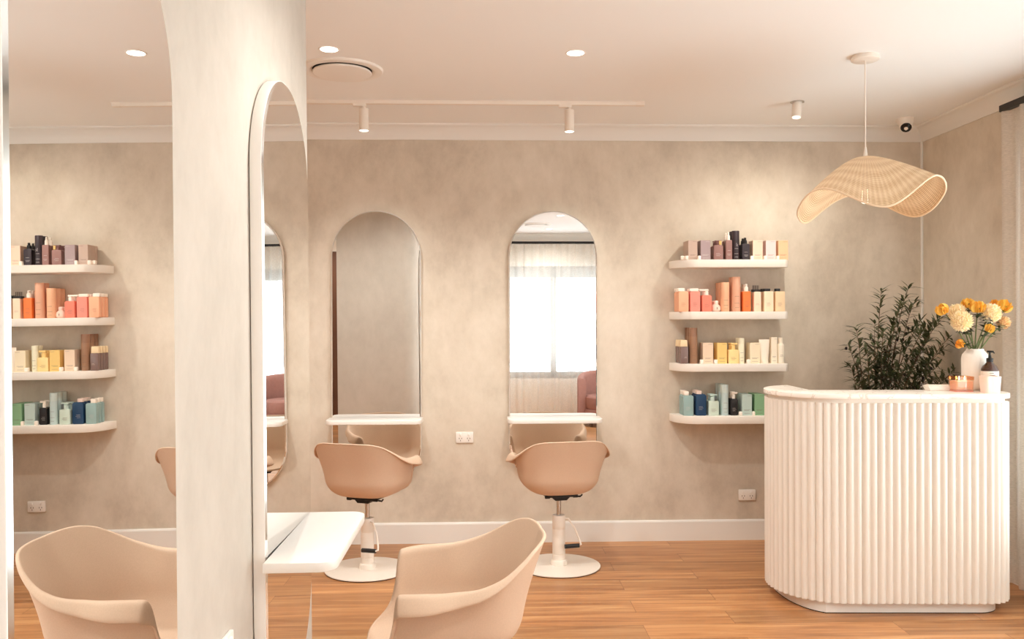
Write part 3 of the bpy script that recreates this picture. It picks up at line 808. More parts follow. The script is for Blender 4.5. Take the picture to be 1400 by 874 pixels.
product(1, 1060.2, 1073.6, 426, bottle(wp(13.4), hp(27.4), .044, cm(238, 208, 170), INKD, BLK, wp(6.6), hp(3.8), -wp(2.8), .004, .004), 'shampoo_bottle', 'bottle', 'tan cream bottle with black cap at the right end of the second shelf', 1)
# third shelf
product(2, 930.8, 941.2, 498, textured_cap_bottle(wp(10.4), hp(23), .034, cm(128, 104, 98, .2), INKL, cm(240, 216, 176), wp(10), hp(9)), 'serum_bottle', 'bottle', 'smoky plum bottle with ribbed cap at left end of third shelf', 4, .040)
product(2, 943.6, 954.8, 498, can(wp(11.2) / 2, hp(48.6), cm(160, 122, 96, .35), INKD, hp(12), cm(150, 112, 88, .35)), 'hairspray_can', 'can', 'tall bronze can on the third shelf', 3, .058)
product(2, 961.2, 975.0, 498, carton(wp(13.8), hp(28), .044, cm(236, 210, 184), INKD), 'product_carton', 'box', 'beige carton right of the tall bronze can on the third shelf', 2, .047)
product(2, 980.8, 994.0, 498, carton(wp(13.4), hp(28), .044, cm(240, 204, 126), INKD), 'product_carton', 'box', 'golden yellow carton on the third shelf', 2, .047)
product(2, 995.8, 1010.6, 498, pump(wp(14.4), hp(18.8), .042, cm(248, 220, 156), INKD, cm(246, 212, 140), wp(6.4), hp(9.0), headw=wp(9), dirn=1), 'pump_bottle', 'bottle', 'pale yellow pump bottle on the third shelf', 2, .048)
product(2, 1010.4, 1018.8, 498, can(wp(8.6) / 2, hp(34.4), cm(236, 232, 206), INKD, hp(8)), 'hairspray_can', 'can', 'pale cream green can on the third shelf', 2, .05)
product(2, 1025.4, 1039.4, 498, carton(wp(14), hp(28), .044, cm(246, 230, 200), INKD), 'product_carton', 'box', 'cream carton left of the white tube on the third shelf', 2, .047)
product(2, 1038.4, 1053.4, 498, squeeze_tube(wp(15), hp(32.4), .030, cm(248, 238, 222), INKD), 'cream_tube', 'tube', 'white squeeze tube standing on its cap on the third shelf', 1)
product(2, 1054.6, 1062.6, 498, carton(wp(8), hp(35.4), .04, cm(248, 236, 214), INKD), 'product_carton', 'box', 'slim tall cream carton on the third shelf', 1)
product(2, 1063.8, 1073.6, 498, spray_can(wp(9.8) / 2, hp(35), cm(250, 240, 222), INKD, hp(8)), 'mousse_can', 'can', 'white can with narrow cap at the right end of the third shelf', 1)
# lowest shelf
TEAL = cm(150, 178, 176); NAVY = cm(26, 62, 96); MINT = cm(206, 222, 208); ICE = cm(196, 214, 214)
product(3, 934.4, 948.4, 569, bottle(wp(14), hp(27.4), .034, TEAL, INKL, WHITE, wp(6.4), hp(5.6), -wp(2.6), .008, .006), 'shampoo_bottle', 'bottle', 'grey teal bottle with white cap at the left end of the lowest shelf', 3, .044)
product(3, 951.6, 966.0, 569, bottle(wp(14.4), hp(29), .036, NAVY, INKL, cm(240, 216, 204), wp(7), hp(4.6), -wp(2.8), .010, .006), 'shampoo_bottle', 'bottle', 'navy blue bottle with pale cap on the lowest shelf', 3, .045)
product(3, 969.0, 983.2, 569, pump(wp(14), hp(20), .042, MINT, INKD, cm(200, 220, 212), wp(9), hp(8.6), headw=wp(9.6), dirn=0, slit=(cm(92, 100, 98), wp(2.2), wp(3.4))), 'pump_bottle', 'bottle', 'pale mint pump bottle on the lowest shelf', 2, .048)
product(3, 987.0, 997.2, 569, can(wp(10.2) / 2, hp(41.8), ICE, INKD, hp(11), cm(206, 220, 216)), 'hairspray_can', 'can', 'tall ice blue can on the lowest shelf', 3, .056, shift=-0.002)
product(3, 998.9, 1009.2, 569, pump(wp(10.2), hp(22.6), .040, BLK, INKL, WHITE, wp(4.6), hp(8.8), headw=wp(7.4), dirn=1), 'pump_bottle', 'bottle', 'black bottle with white pump on the lowest shelf', 2, .05)
product(3, 1014.6, 1028.2, 569, carton(wp(13.6), hp(28.4), .044, cm(188, 208, 202), INKD), 'product_carton', 'box', 'pale aqua carton on the lowest shelf', 3, .047)
product(3, 1031.6, 1045.4, 569, carton(wp(13.6), hp(28.6), .044, cm(136, 178, 138), INKD), 'product_carton', 'box', 'green carton beside the fluted counter on the lowest shelf', 3, .047)
# the can's script
cv = bpy.data.curves.new('script_text', 'FONT'); cv.body = 'k'; cv.size = 0.034; cv.extrude = 0.0004; cv.align_x = 'CENTER'
to = bpy.data.objects.new('script_text', cv); C.objects.link(to)
bpy.context.view_layer.update()
me = bpy.data.meshes.new_from_object(to.evaluated_get(bpy.context.evaluated_depsgraph_get()))
bpy.data.objects.remove(to); me.materials.append(cm(150, 140, 142, .6))
for o in [o for o in bpy.data.objects if o.get('label', '').startswith('front tall black can')]:
    k = bpy.data.objects.new('printed_letter', me); C.objects.link(k); k.parent = o
    k.location = (0.004, -0.0012, 0.088); k.rotation_euler = (PI / 2, 0, 0)

cube0 = None
CUBES = [(0, 931.0, 936.0, 'leftmost of the small white price cubes on the top shelf', 0.0, 0.018), (0, 935.6, 940.4, 'white price cube touching the beige mauve carton on the top shelf', 0, 0),
         (0, 953.2, 957.4, 'white price cube between beige mauve and mauve grey cartons on the top shelf', 0, 0), (0, 1025.0, 1029.2, 'white price cube beside the pale peach pink carton on the top shelf', 0, 0),
         (0, 1043.2, 1047.0, 'white price cube left of the lilac carton on the top shelf', 0, 0), (0, 1060.6, 1064.2, 'white price cube left of the orange peach carton on the top shelf', 0, 0),
         (2, 956.4, 961.0, 'white price cube right of the bronze can on the third shelf', 0, 0), (2, 975.6, 980.2, 'white price cube left of the golden yellow carton on the third shelf', 0, 0),
         (2, 1020.0, 1025.2, 'white price cube left of the cream carton on the third shelf', 0, 0),
         (3, 1009.6, 1014.0, 'white price cube between black bottle and aqua carton on the lowest shelf', 0, 0), (3, 1028.0, 1031.4, 'white price cube between aqua and green cartons on the lowest shelf', 0, 0)]
for s, xl, xr, lab, dx, dy in CUBES:
    if cube0 is None:
        b = B(); b.box((0, 0.013, 0.0135), (0.022, 0.024, 0.027), 0.005, 3); cube0 = b.build('price_cube', WHITE); o = cube0
    else:
        o = cube0.copy(); C.objects.link(o)
    o.location = (at((xl + xr) / 2, BP[s], PY).x, PY - 0.022 + dy, SZ[s]); o.scale = ((xr - xl) * PPM / 0.022, 1, 1)
    tag(o, lab, 'price cube', 'small white price cubes on the shelves')

# ------------------------------------------------------------------ ceiling fittings
dl = None
DLS = [(-0.724, 4.113, 'round ceiling downlight beside the air diffuser'), (0.45, 4.139, 'round ceiling downlight alone above the middle of the room'),
       (0.957, 0.78, 'rear ceiling downlight, upper one in the right wall mirror'), (0.94, -0.77, 'rear ceiling downlight nearest the curtain in the right wall mirror'),
       (-2.15, 4.1, 'unseen ceiling downlight added behind the dividing wall, nearest the back wall'), (-2.15, 1.2, 'unseen ceiling downlight added behind the middle of the dividing wall'), (-2.1, -0.9, 'ceiling downlight in front of the dark timber door'), (0.12, 2.60, 'unseen ceiling downlight added to brighten the near chair'), (2.3, 1.2, 'unseen ceiling downlight added by the right window')]  # unseen downlights are added for overall warm light, one to brighten the near chair
for x_, y_, lab in DLS:
    if dl is None:
        o = thing('downlight', lab, 'downlight', group='recessed ceiling downlights')
        b = B(); b.lathe([(.040, -.001), (.047, -.003), (.050, -.001), (.050, 0.002), (.040, 0.002)], 36, closed=True); b.build('trim_ring', M['white'], o)
        b = B(); b.lathe([(0, -.0015), (.041, -.0015), (.041, 0.001), (0, 0.001)], 36); b.build('lens', M['lamp'], o)
        dl = o
    else: o = dup(dl, lab)
    o.location = (x_, y_, CEIL)
def diffuser(label):
    t = thing('air_diffuser', label, 'vent', group='round ceiling air diffusers')
    b = B(); b.lathe([(.150, 0), (.152, -.006), (.168, -.014), (.202, -.010), (.208, -.004), (.208, 0)], 64); b.build('flange', M['white'], t)
    b = B(); b.lathe([(0, -.001), (.152, -.001), (.152, .0), (0, .0)], 64); b.build('throat', M['black'], t)
    b = B(); b.lathe([(0, -.006), (.120, -.006), (.146, -.012), (.150, -.017), (.146, -.022), (.08, -.026), (0, -.027)], 64); b.build('centre_disc', M['white'], t)
    b = B(); b.lathe([(0, 0), (.02, 0), (.02, -.008), (0, -.008)], 12); b.build('post', M['steel'], t)
    return t
d1 = diffuser('round white air diffuser in the ceiling beside a downlight'); d1.location = (-0.715, 4.44, CEIL)
d2 = dup(d1, 'round air diffuser in the rear ceiling, seen in the right wall mirror'); d2.location = (0.72, -0.18, CEIL)

tk = thing('track_light', 'white ceiling track carrying two spotlight heads along the back wall', 'track light', (0, 5.06, CEIL))
b = B(); b.box((-0.60, 0, -0.011), (3.10, 0.032, 0.022), 0.002); b.build('rail', M['enamel'], tk)
b = B(); b.box((0.93, 0, -0.0115), (0.05, 0.034, 0.024), 0.002); b.build('end_cap', M['enamel'], tk)
for hx in (-0.69, 0.512):
    b = B(); b.box((hx - .025, 0, -0.029), (.075, .030, .016), .003); b.lathe([(0, -.060), (.010, -.060), (.010, -.03), (0, -.03)], 12, (hx, 0, 0)); ad = b.build('adaptor', M['enamel'], tk)
    b = B(); b.lathe([(0, -.048), (.024, -.048), (.0275, -.052), (.0275, -.176), (.0255, -.178), (.0245, -.172), (0, -.172)], 28, (hx, 0, 0)); hd = b.build('spot_head', M['enamel'], tk)
    b = B(); b.lathe([(0, -.1765), (.0250, -.1765), (.0250, -.174), (0, -.174)], 24, (hx, 0, 0)); b.build('lens', M['lamp'], hd)
sp = thing('ceiling_spotlight', 'single white cylinder spotlight on the ceiling above the product shelves', 'spotlight', (1.857, 5.03, CEIL))
b = B(); b.lathe([(.034, 0), (.040, 0), (.040, -.005), (.034, -.006)], 32, closed=True); b.build('mount_ring', M['steel'], sp)
SPM = Matrix.Rotation(math.radians(7), 4, 'Y') @ Matrix.Rotation(math.radians(-10), 4, 'X')
b = B(); b.lathe([(0, -.002), (.027, -.002), (.027, -.100), (.0245, -.1), (.0245, -.050), (0, -.050)], 28, mtx=SPM); b.build('spot_body', M['enamel'], sp)
b = B(); b.lathe([(0, -.053), (.0242, -.053), (.0242, -.0505), (0, -.0505)], 24, mtx=SPM); b.build('lens', M['lamp'], sp)

cam_t = thing('security_camera', 'white dome security camera with black eye in the ceiling corner', 'camera', (2.705, 5.43, CEIL))
b = B(); b.lathe([(0, 0), (.052, 0), (.053, -.006), (.050, -.03), (.044, -.042), (0, -.044)], 36); b.build('base', M['enamel'], cam_t)
b = B(); b.sphere((0, -.006, -.048), .039, 24); b.build('eyeball', M['enamel'], cam_t)
dv = Vector((-.30, -.62, -.62)).normalized(); q = dv.to_track_quat('Z', 'Y').to_matrix().to_4x4()
b = B(); b.lathe([(.0335, .024), (.030, .031), (.020, .036), (0, .038), (0, .02)], 28, (0, -.006, -.048), mtx=q); b.build('lens_face', M['blackgloss'], cam_t)

# pendant
PC = (1.868, 4.150)
pd = thing('rattan_pendant', 'wavy woven rattan pendant lamp hanging above the counter', 'pendant lamp', (PC[0], PC[1], 0))
b = B(); b.lathe([(0, CEIL), (.066, CEIL), (.066, CEIL - .020), (.060, CEIL - .024), (0, CEIL - .024)], 40); b.build('ceiling_canopy', M['enamel'], pd)
b = B(); b.tube([(0, 0, CEIL - .02), (0, 0, 2.29)], .0032, 8); b.build('cord', M['enamel'], pd)
b = B(); b.lathe([(0, 2.315), (.005, 2.312), (.009, 2.285), (.011, 2.262), (.018, 2.258), (.018, 2.11), (0, 2.11)], 20); b.build('lamp_holder', M['enamel'], pd)
b = B(); b.sphere((0, 0, 2.072), .030, 20, (1, 1, 1.2)); b.build('bulb', M['bulb'], pd)
NT, NR = 180, 36
RZ = [(-200, 1.967), (-160, 2.028), (-125, 2.082), (-76, 1.980), (-30, 2.128), (5, 2.075), (45, 1.990), (100, 2.125), (160, 1.967), (200, 2.028)]
RR = [(-200, .312), (-160, .318), (-125, .338), (-76, .330), (-30, .352), (5, .350), (45, .340), (100, .330), (160, .312), (200, .318)]
def shade_pt(th, u):
    d = (math.degrees(th) + 24.3) % 360
    if d > 180: d -= 360
    drop = 2.264 - interp(RZ, d); R_ = interp(RR, d)
    e = 1.25 + 2.2 * max(0, drop - .13)
    f = max(0.0, (u - .10) / .90) ** e
    return Vector((R_ * u * cos(th), R_ * u * sin(th), 2.264 - drop * f))
rows = [[shade_pt(2 * PI * i / NT, 0.02 + 0.98 * k / NR) for i in range(NT + 1)] for k in range(NR + 1)]
b = B(); b.grid(rows)
uvl = b.bm.loops.layers.uv.new('weave'); b.bm.verts.ensure_lookup_table(); b.bm.verts.index_update()
for f in b.bm.faces:
    for lp_ in f.loops:
        i = lp_.vert.index; lp_[uvl].uv = ((i % (NT + 1)) / NT, (i // (NT + 1)) / NR)
so = b.build('shade', M['rattan'], pd, smooth=180)
b = B(); b.loop_tube([shade_pt(2 * PI * i / NT, 1.0) for i in range(NT)], .0048, 8); b.build('shade_rim', M['cane'], pd)

# ------------------------------------------------------------------ curtains and tracks
def curtain(name, label, group, path_axis, a0, a1, pos, z0, z1, amp, wl, m, seed):
    rnd = random.Random(seed); n = int((a1 - a0) / wl * 14); ph = rnd.random() * 6
    rows = []
    NZ = 12
    for k in range(NZ + 1):
        z = z0 + (z1 - z0) * k / NZ; row = []
        for i in range(n + 1):
            s = a0 + (a1 - a0) * i / n; t = (s - a0) / wl * 2 * PI
            f = 0.75 + 0.25 * sin(s * 3.1 + ph)
            off = amp * f * (sin(t) + 0.25 * sin(2.1 * t + ph)) * (1.0 if k > 9 else 1 + 0.15 * sin(s * 5 + ph + k * .15))
            s2 = s + 0.012 * sin(t * 0.5 + (1 - k / NZ) * 1.4)
            row.append(Vector((s2, pos + off, z)) if path_axis == 'x' else Vector((pos + off, s2, z)))
        rows.append(row)
    b = B(); b.grid(rows)
    return tag(b.build(name, m, smooth=180), label, 'curtain', group)
curtain('sheer_curtain', 'off-white sheer curtain over the rear window, seen in the right wall mirror', None, 'x', -0.75, XR - 0.16, YREAR + 0.14, 0.03, 2.600, 0.030, 0.125, M['sheer'], 3)
curtain('linen_curtain', 'off-white linen curtain at the right edge of the photo behind the counter', None, 'y', YREAR + 0.35, 4.650, 2.872, 0.035, 2.612, 0.034, 0.150, M['linen'], 5)
b = B(); b.box(((XR - 0.16 - 0.85) / 2, YREAR + 0.14, 2.620), (XR - 0.16 + 0.85, 0.035, 0.035), 0.002); tag(b.build('curtain_track', M['black']), 'black curtain track above the rear sheer curtain, seen in the mirror', 'curtain track', 'black curtain tracks')
b = B(); b.box((2.868, (YREAR + 0.2 + 4.672) / 2, 2.632), (0.034, 4.672 - YREAR - 0.2, 0.036), 0.002); tag(b.build('curtain_track', M['black']), 'black curtain track above the linen curtain at the right edge', 'curtain track', 'black curtain tracks')

# ------------------------------------------------------------------ tub armchair (behind the camera, seen in the mirror)
ac = thing('tub_armchair', 'dusty pink velvet tub armchair by the window, seen in the mirrors', 'armchair', (1.70, -0.62, 0), math.radians(8))
def ushape(r0, r1, z0, zf, n=40):
    outer, inner = [], []
    for i in range(n + 1):
        a = -0.28 + (PI + 0.56) * i / n + PI      # open towards +Y
        hh = zf(i / n)
        outer.append((a, hh))
    return outer
rows = []
n = 44
for i in range(n + 1):
    u = i / n; a = PI - 0.35 + (PI + 0.70) * u
    hh = 0.66 + 0.10 * sin(PI * u) ** 0.8
    R, r = 0.385, 0.275; ring = []
    for (rr_, zz) in ((r, 0.10), (r, hh - .05), (r + .012, hh - .02), ((r + R) / 2 - .025, hh), ((r + R) / 2 + .025, hh), (R - .012, hh - .02), (R, hh - .05), (R, 0.10)):
        ring.append(Vector((rr_ * cos(a), rr_ * sin(a), zz)))
    rows.append(ring)
b = B(); b.grid(rows, close=True)
b.bm.verts.ensure_lookup_table(); b.bm.faces.new([b.bm.verts[k] for k in range(8)]); b.bm.faces.new([b.bm.verts[n * 8 + k] for k in range(8)])
b.build('curved_back', M['velvet'], ac, smooth=50)
b = B(); b.lathe([(0, .24), (.255, .24), (.272, .27), (.272, .40), (.25, .43), (0, .435)], 40, (0, 0.03, 0)); b.build('seat_cushion', M['velvet'], ac)
b = B(); b.lathe([(0, .08), (.30, .08), (.30, .24), (0, .24)], 40); b.build('seat_base', M['velvet'], ac)
for sx, sy in ((1, 1), (-1, 1), (1, -1), (-1, -1)):
    b = B(); b.lathe([(0, 0), (.014, 0), (.02, .10), (0, .10)], 14, (sx * .19, sy * .19, 0)); b.build('leg', M['bark'], ac)

# ------------------------------------------------------------------ things on the counter
def desk_at(u, v, z=1.1): return DL @ Vector((u, v, z))
VX, VY = 2.596, 4.470
vs = thing('ribbed_vase', 'white ribbed ceramic vase holding the flowers on the counter', 'vase', (VX, VY, 1.1))
prof = [(.056, 0), (.0625, .004), (.0635, .02), (.0645, .165), (.060, .185), (.050, .200), (.043, .207), (.042, .213), (.043, .216)]
rows = []
NV = 220
for r, z in prof:
    rows.append([Vector(((r + (0.0011 * abs(sin(55 * PI * i / NV * 1.0)) if 0.015 < z < 0.19 else 0)) * cos(2 * PI * i / NV), (r + (0.0011 * abs(sin(55 * PI * i / NV)) if 0.015 < z < 0.19 else 0)) * sin(2 * PI * i / NV), z)) for i in range(NV)])
for r, z in ((.039, .214), (.038, .205), (.045, .190), (.058, .165), (.058, .01)):
    rows.append([Vector((r * cos(2 * PI * i / NV), r * sin(2 * PI * i / NV), z)) for i in range(NV)])
b = B(); b.grid(rows, close=True); b.bm.verts.ensure_lookup_table()
b.bm.faces.new([b.bm.verts[i] for i in range(NV)]); b.bm.faces.new([b.bm.verts[(len(rows) - 1) * NV + i] for i in range(NV)])
b.build('vase_body', M['ceramic'], vs, smooth=60)

def petal(b, M4, w, h, cup, curl, n=5):
    rows = []
    for k in range(n + 1):
        v = k / n; ww = w * (sin(PI * min(1, .12 + .80 * v)) ** .6)
        row = []
        for j in range(5):
            a = (j / 4 - .5) * 2
            x = a * ww; y = cup * (a * a) * -1 * ww * 1.2 + curl * v * v * h; z = v * h - .12 * h * a * a * v
            row.append(M4 @ Vector((x, -y, z)))
        rows.append(row)
    b.grid(rows)
def rose(b, c, axis, R, rnd):
    q = Vector(axis).to_track_quat('Z', 'Y').to_matrix().to_4x4(); T = Matrix.Translation(c) @ q
    prof = [(0, -.9), (.42, -.82), (.66, -.5), (.72, -.1), (.64, .3), (.50, .58), (.36, .66), (.30, .55), (.2, .62), (0, .58)]
    rows = []
    for k, (r_, z_) in enumerate(prof[1:-1]):        # furled heart with a spiral edge
        rows.append([T @ Vector((R * r_ * (1 + .10 * sin(3 * a + k * .5)) * cos(a), R * r_ * (1 + .10 * sin(3 * a + k * .5)) * sin(a), R * (z_ + .06 * sin(2 * a + k)))) for a in [2 * PI * q_ / 18 for q_ in range(18)]])
    b.grid(rows, close=True); b.bm.verts.ensure_lookup_table()
    b.bm.faces.new(b.bm.verts[-18:]); b.bm.faces.new(b.bm.verts[-18 * len(rows):len(b.bm.verts) - 18 * (len(rows) - 1)])
    for lay, (npet, rad, hh, tilt) in enumerate(((3, .42, 1.85, -.12), (4, .52, 1.90, -.08), (3, .56, 1.60, .12))):
        for i in range(npet):
            a = 2 * PI * i / npet + lay * .7 + rnd.uniform(-.1, .1)
            m4 = T @ Matrix.Rotation(a, 4, 'Z') @ Matrix.Translation((0, -rad * R * .85, -R * .85)) @ Matrix.Rotation(tilt + rnd.uniform(-.05, .05), 4, 'X')
            petal(b, m4, R * .64, R * hh * 1.05, -.62, .03 + .10 * lay)
def mum(b, c, axis, R, rnd, dens=1.0):
    q = Vector(axis).to_track_quat('Z', 'Y').to_matrix().to_4x4(); T = Matrix.Translation(c) @ q
    N = int(190 * dens); ga = PI * (3 - 5 ** .5)
    b.sphere(c, R * .72, 14)
    for i in range(N):
        zc = 1 - 1.72 * (i + .5) / N; rad = math.sqrt(max(0, 1 - zc * zc)); a = ga * i
        d = Vector((rad * cos(a), rad * sin(a), zc))
        m4 = T @ Matrix.Translation(d * R * .60) @ d.to_track_quat('Z', 'Y').to_matrix().to_4x4() @ Matrix.Rotation(rnd.uniform(-.5, .5), 4, 'Z') @ Matrix.Rotation(rnd.uniform(.0, .5), 4, 'X')
        petal(b, m4, R * .13, R * rnd.uniform(.36, .48), -.8, -.35, 3)
def leafblade(b, p, d, up, l, w):
    d = Vector(d).normalized(); s = d.cross(Vector(up)); s = s.normalized() if s.length > 1e-4 else d.orthogonal().normalized()
    n = s.cross(d)
    P_ = [p, p + d * l * .3 + s * w * .5 + n * w * .15, p + d * l * .32, p + d * l * .3 - s * w * .5 + n * w * .15,
          p + d * l * .68 + s * w * .42 + n * w * .05 - Vector((0, 0, l * .04)), p + d * l * .70 - Vector((0, 0, l * .05)), p + d * l * .68 - s * w * .42 + n * w * .05 - Vector((0, 0, l * .04)), p + d * l - Vector((0, 0, l * .12))]
    b._add(P_, [(0, 2, 1), (0, 3, 2), (1, 2, 5, 4), (2, 3, 6, 5), (4, 5, 7), (5, 6, 7)])
FL = [  # px, py, depth offset, kind, radius px, label
    (1288.5, 423.5, -.02, 'rose', 7.2, 'yellow rose leaning furthest left out of the vase', 'rose'),
    (1322.5, 415.5, .03, 'rose', 7.0, 'yellow rose rising behind the left white chrysanthemum', 'rose'),
    (1336.5, 420.5, -.02, 'rose', 8.0, 'yellow rose between the two white chrysanthemums', 'rose'),
    (1359.5, 416.0, .05, 'rosedeep', 5.6, 'small yellow rose half hidden behind the right chrysanthemum', 'rose'),
    (1373.0, 419.0, .0, 'rose', 8.0, 'large yellow rose leaning to the right of the vase', 'rose'),
    (1353.0, 449.5, -.06, 'rose', 5.6, 'small yellow rosebud below the right white chrysanthemum', 'rose'),
    (1312.5, 470.5, -.03, 'rosedeep', 5.2, 'orange rosebud drooping at the left of the vase neck', 'rose'),
    (1314.5, 439.0, -.05, 'mum', 14.6, 'large cream chrysanthemum at front left of the bouquet', 'chrysanthemum'),
    (1309.0, 428.0, .04, 'mum', 13.2, 'pale chrysanthemum tucked behind the front left one', 'chrysanthemum'),
    (1354.5, 428.5, -.03, 'mum', 13.8, 'large white chrysanthemum at the right of the bouquet', 'chrysanthemum'),
    (1372.0, 441.5, .02, 'peach', 9.4, 'peach coloured bloom under the right chrysanthemum', 'flower')]
rnd = random.Random(11)
neck = Vector((VX, VY, 1.1 + .216))
for i, (px, py, dy, kind, rp, lab, cat) in enumerate(FL):
    c = at(px, py, VY + dy); R = rp * VY / FOCAL
    nm = {'rose': 'yellow_rose', 'rosedeep': 'yellow_rose', 'mum': 'chrysanthemum', 'peach': 'peach_bloom'}[kind]
    t = thing(nm, lab, cat, (VX, VY, 1.1), group={'rose': 'yellow roses in the vase', 'rosedeep': 'yellow roses in the vase', 'mum': 'chrysanthemums in the vase', 'peach': None}[kind])
    org = Vector((VX, VY, 1.1)); lc = c - org
    ft = Vector(((i % 4 - 1.5) * .009, ((i * 7) % 5 - 2) * .006, .03))
    nk = Vector((ft.x * 1.1 + lc.x * .12, ft.y + lc.y * .1, .214))
    ax = (lc - nk).normalized()
    if kind == 'mum': ax = (ax + Vector((-.15, -.9, .2))).normalized()
    if lc.z < .24: ax = Vector((lc.x, -.02, .03)).normalized()
    b = B()
    if kind in ('mum', 'peach'): mum(b, lc, ax, R, rnd, 1.0 if kind == 'mum' else .7)
    else: rose(b, lc, ax, R, rnd)
    bl = b.build('bloom', M[kind], t, smooth=180, recalc=False)
    b = B(); mid = (nk + lc) / 2 + Vector((0, 0, .012))
    b.tube([ft, nk, mid, lc - ax * R * .8], [.0034, .0034, .0031, .0028], 7)
    b.build('stem', M['stem'], t)
    b = B()
    for k in range(26 if kind == 'mum' else 10):
        f = rnd.uniform(.50, .93); p0 = nk.lerp(lc, f)
        an = rnd.uniform(0, 2 * PI); d = Vector((cos(an), sin(an) * .7, rnd.uniform(-.2, .6)))
        leafblade(b, p0, d, (0, 0, 1), rnd.uniform(.032, .062), rnd.uniform(.016, .028))
    if kind in ('rose', 'rosedeep'):
        for k in range(5):
            a = 2 * PI * k / 5; s1 = ax.orthogonal().normalized(); s2 = ax.cross(s1)
            leafblade(b, lc - ax * R * .85, (s1 * cos(a) + s2 * sin(a)) * .8 + ax * .8, ax, R * 1.5, R * .4)
    b.build('leaves', M['greens'], t, smooth=0, recalc=False)

def sqtumbler(w, d, h, flare, r=.012, n=6):
    def ring(k, z, ins=0.0):
        ww, dd, rr_ = w / 2 * k - ins, d / 2 * k - ins, max(.002, r - ins)
        p = []
        for sx, sy, a0 in ((1, 1, 0), (-1, 1, PI / 2), (-1, -1, PI), (1, -1, 1.5 * PI)):
            for i in range(n + 1):
                a = a0 + PI / 2 * i / n; p.append(Vector((sx * (ww - rr_) + rr_ * cos(a), sy * (dd - rr_) + rr_ * sin(a), z)))
        return p
    return ring
cd = thing('scented_candle', 'lit pink candle in a square amber glass jar on the counter', 'candle', tuple(desk_at(.760, .185)), math.radians(-2.6))
ring = sqtumbler(.098, .088, .077, 1.0)
b = B(); b.grid([ring(.95, .002), ring(.96, .01), ring(1.02, .077), ring(1.02, .077, .003), ring(.97, .012, .003)], close=True); b.bm.verts.ensure_lookup_table()
b.bm.faces.new([b.bm.verts[i] for i in range(28)]); b.build('glass_jar', M['candleglass'], cd, smooth=50)
b = B(); b.grid([ring(.945, .0), ring(.955, .006), ring(.90, .009), ring(.2, .009)], close=True); b.bm.verts.ensure_lookup_table(); b.bm.faces.new([b.bm.verts[i] for i in range(28)]); b.build('glass_base', mat('candle_base', rgb(214, 140, 122), .15), cd, smooth=50)
b = B(); b.grid([ring(1.005, .060, .0006), ring(1.022, .0775, .0006), ring(1.022, .0775, .0036), ring(1.005, .060, .0036)], close=True); b.build('amber_rim', thin_glass('amber_rim', (1.0, .84, .64, 1), .10), cd, smooth=50)
b = B(); b.grid([ring(.93, .010, .004), ring(.99, .054, .004), ring(.3, .054, .004)], close=True); b.bm.verts.ensure_lookup_table()
b.bm.faces.new([b.bm.verts[i] for i in range(28)]); b.bm.faces.new([b.bm.verts[56 + i] for i in range(28)]); b.build('wax', M['wax'], cd, smooth=50)
for sx in (-.010, .018):
    b = B(); b.tube([(sx, 0, .053), (sx + .001, 0, .061)], .0009, 6); wk = b.build('wick', M['black'], cd)
    b = B(); b.lathe([(0, .058), (.0028, .061), (.0034, .065), (.002, .072), (0, .078)], 12, (sx, 0, 0)); b.build('flame', M['flame'], wk)
cu = thing('ribbed_cup', 'blush ribbed square tumbler at the right end of the counter', 'cup', (2.556, 4.268, 1.1), math.radians(-4))
ring = sqtumbler(.076, .076, .085, 1)
def ribbed(k, z, ins=0.0):
    pts_ = ring(k, z, ins); out = []
    for p, p2 in zip(pts_, pts_[1:] + pts_[:1]):
        nseg = 14 if (p2 - p).length > .02 else 1
        for i in range(nseg):
            q_ = p.lerp(p2, i / nseg); nn = Vector((q_.x, q_.y, 0)).normalized()
            out.append(q_ + nn * (.0009 if i % 2 else 0))
    return out
rws = [ribbed(.92, 0), ribbed(.94, .006), ribbed(1.06, .085), ribbed(1.06, .085, .003), ribbed(.95, .008, .003)]
b = B(); b.grid(rws, close=True); b.bm.verts.ensure_lookup_table(); nn_ = len(rws[0])
b.bm.faces.new([b.bm.verts[i] for i in range(nn_)]); b.bm.faces.new([b.bm.verts[4 * nn_ + i] for i in range(nn_)]); b.build('tumbler', M['cupglass'], cu, smooth=25)
so_ = thing('soap_bottle', 'amber soap bottle with black pump and cream label behind the blush tumbler', 'bottle', (2.611, 4.362, 1.1), math.radians(10))
b = B(); b.lathe([(0, 0), (.038, 0), (.041, .004), (.041, .110), (.040, .118), (.034, .130), (.024, .140), (.016, .150), (.0145, .156), (0, .156)], 36); b.build('bottle_glass', M['amber'], so_)
b = B(); b.lathe([(.0415, .015), (.0418, .016), (.0418, .104), (.0415, .105)], 36); lb = b.build('paper_label', M['paper'], so_)
b = B()
for z, w_ in ((.094, .5), (.084, .7)):
    b.grid([[Vector((.0421 * sin(a), -.0421 * cos(a), z + dz)) for a in [-.75 + w_ * k / 6 for k in range(7)]] for dz in (0, .003)])
imprint(lb, b, M['ink'])
b = B(); b.lathe([(0, .152), (.0165, .152), (.0165, .170), (.012, .172), (.007, .174), (.007, .186), (0, .186)], 24)
b.tube([(0, 0, .186), (0, 0, .203)], .0045, 10); b.box((-.002, -.006, .205), (.016, .034, .010), .003); b.tube([(-.002, -.022, .204), (-.002, -.034, .198)], .003, 8)
b.build('pump', M['black'], so_)
ty = thing('cream_tray', 'low cream rectangular tray on the counter left of the candle', 'tray', tuple(desk_at(.685, .245)), math.radians(-2.6))
b = B(); b.prism([(-.070, .0), (.075, .0), (.082, .026), (-.082, .026)], -.035, .035, 'y', .003); b.build('tray_body', M['shelf'], ty)
b = B(); b.box((0, 0, .0275), (.150, .058, .003), .001); b.build('tray_lid', M['paper'], ty)

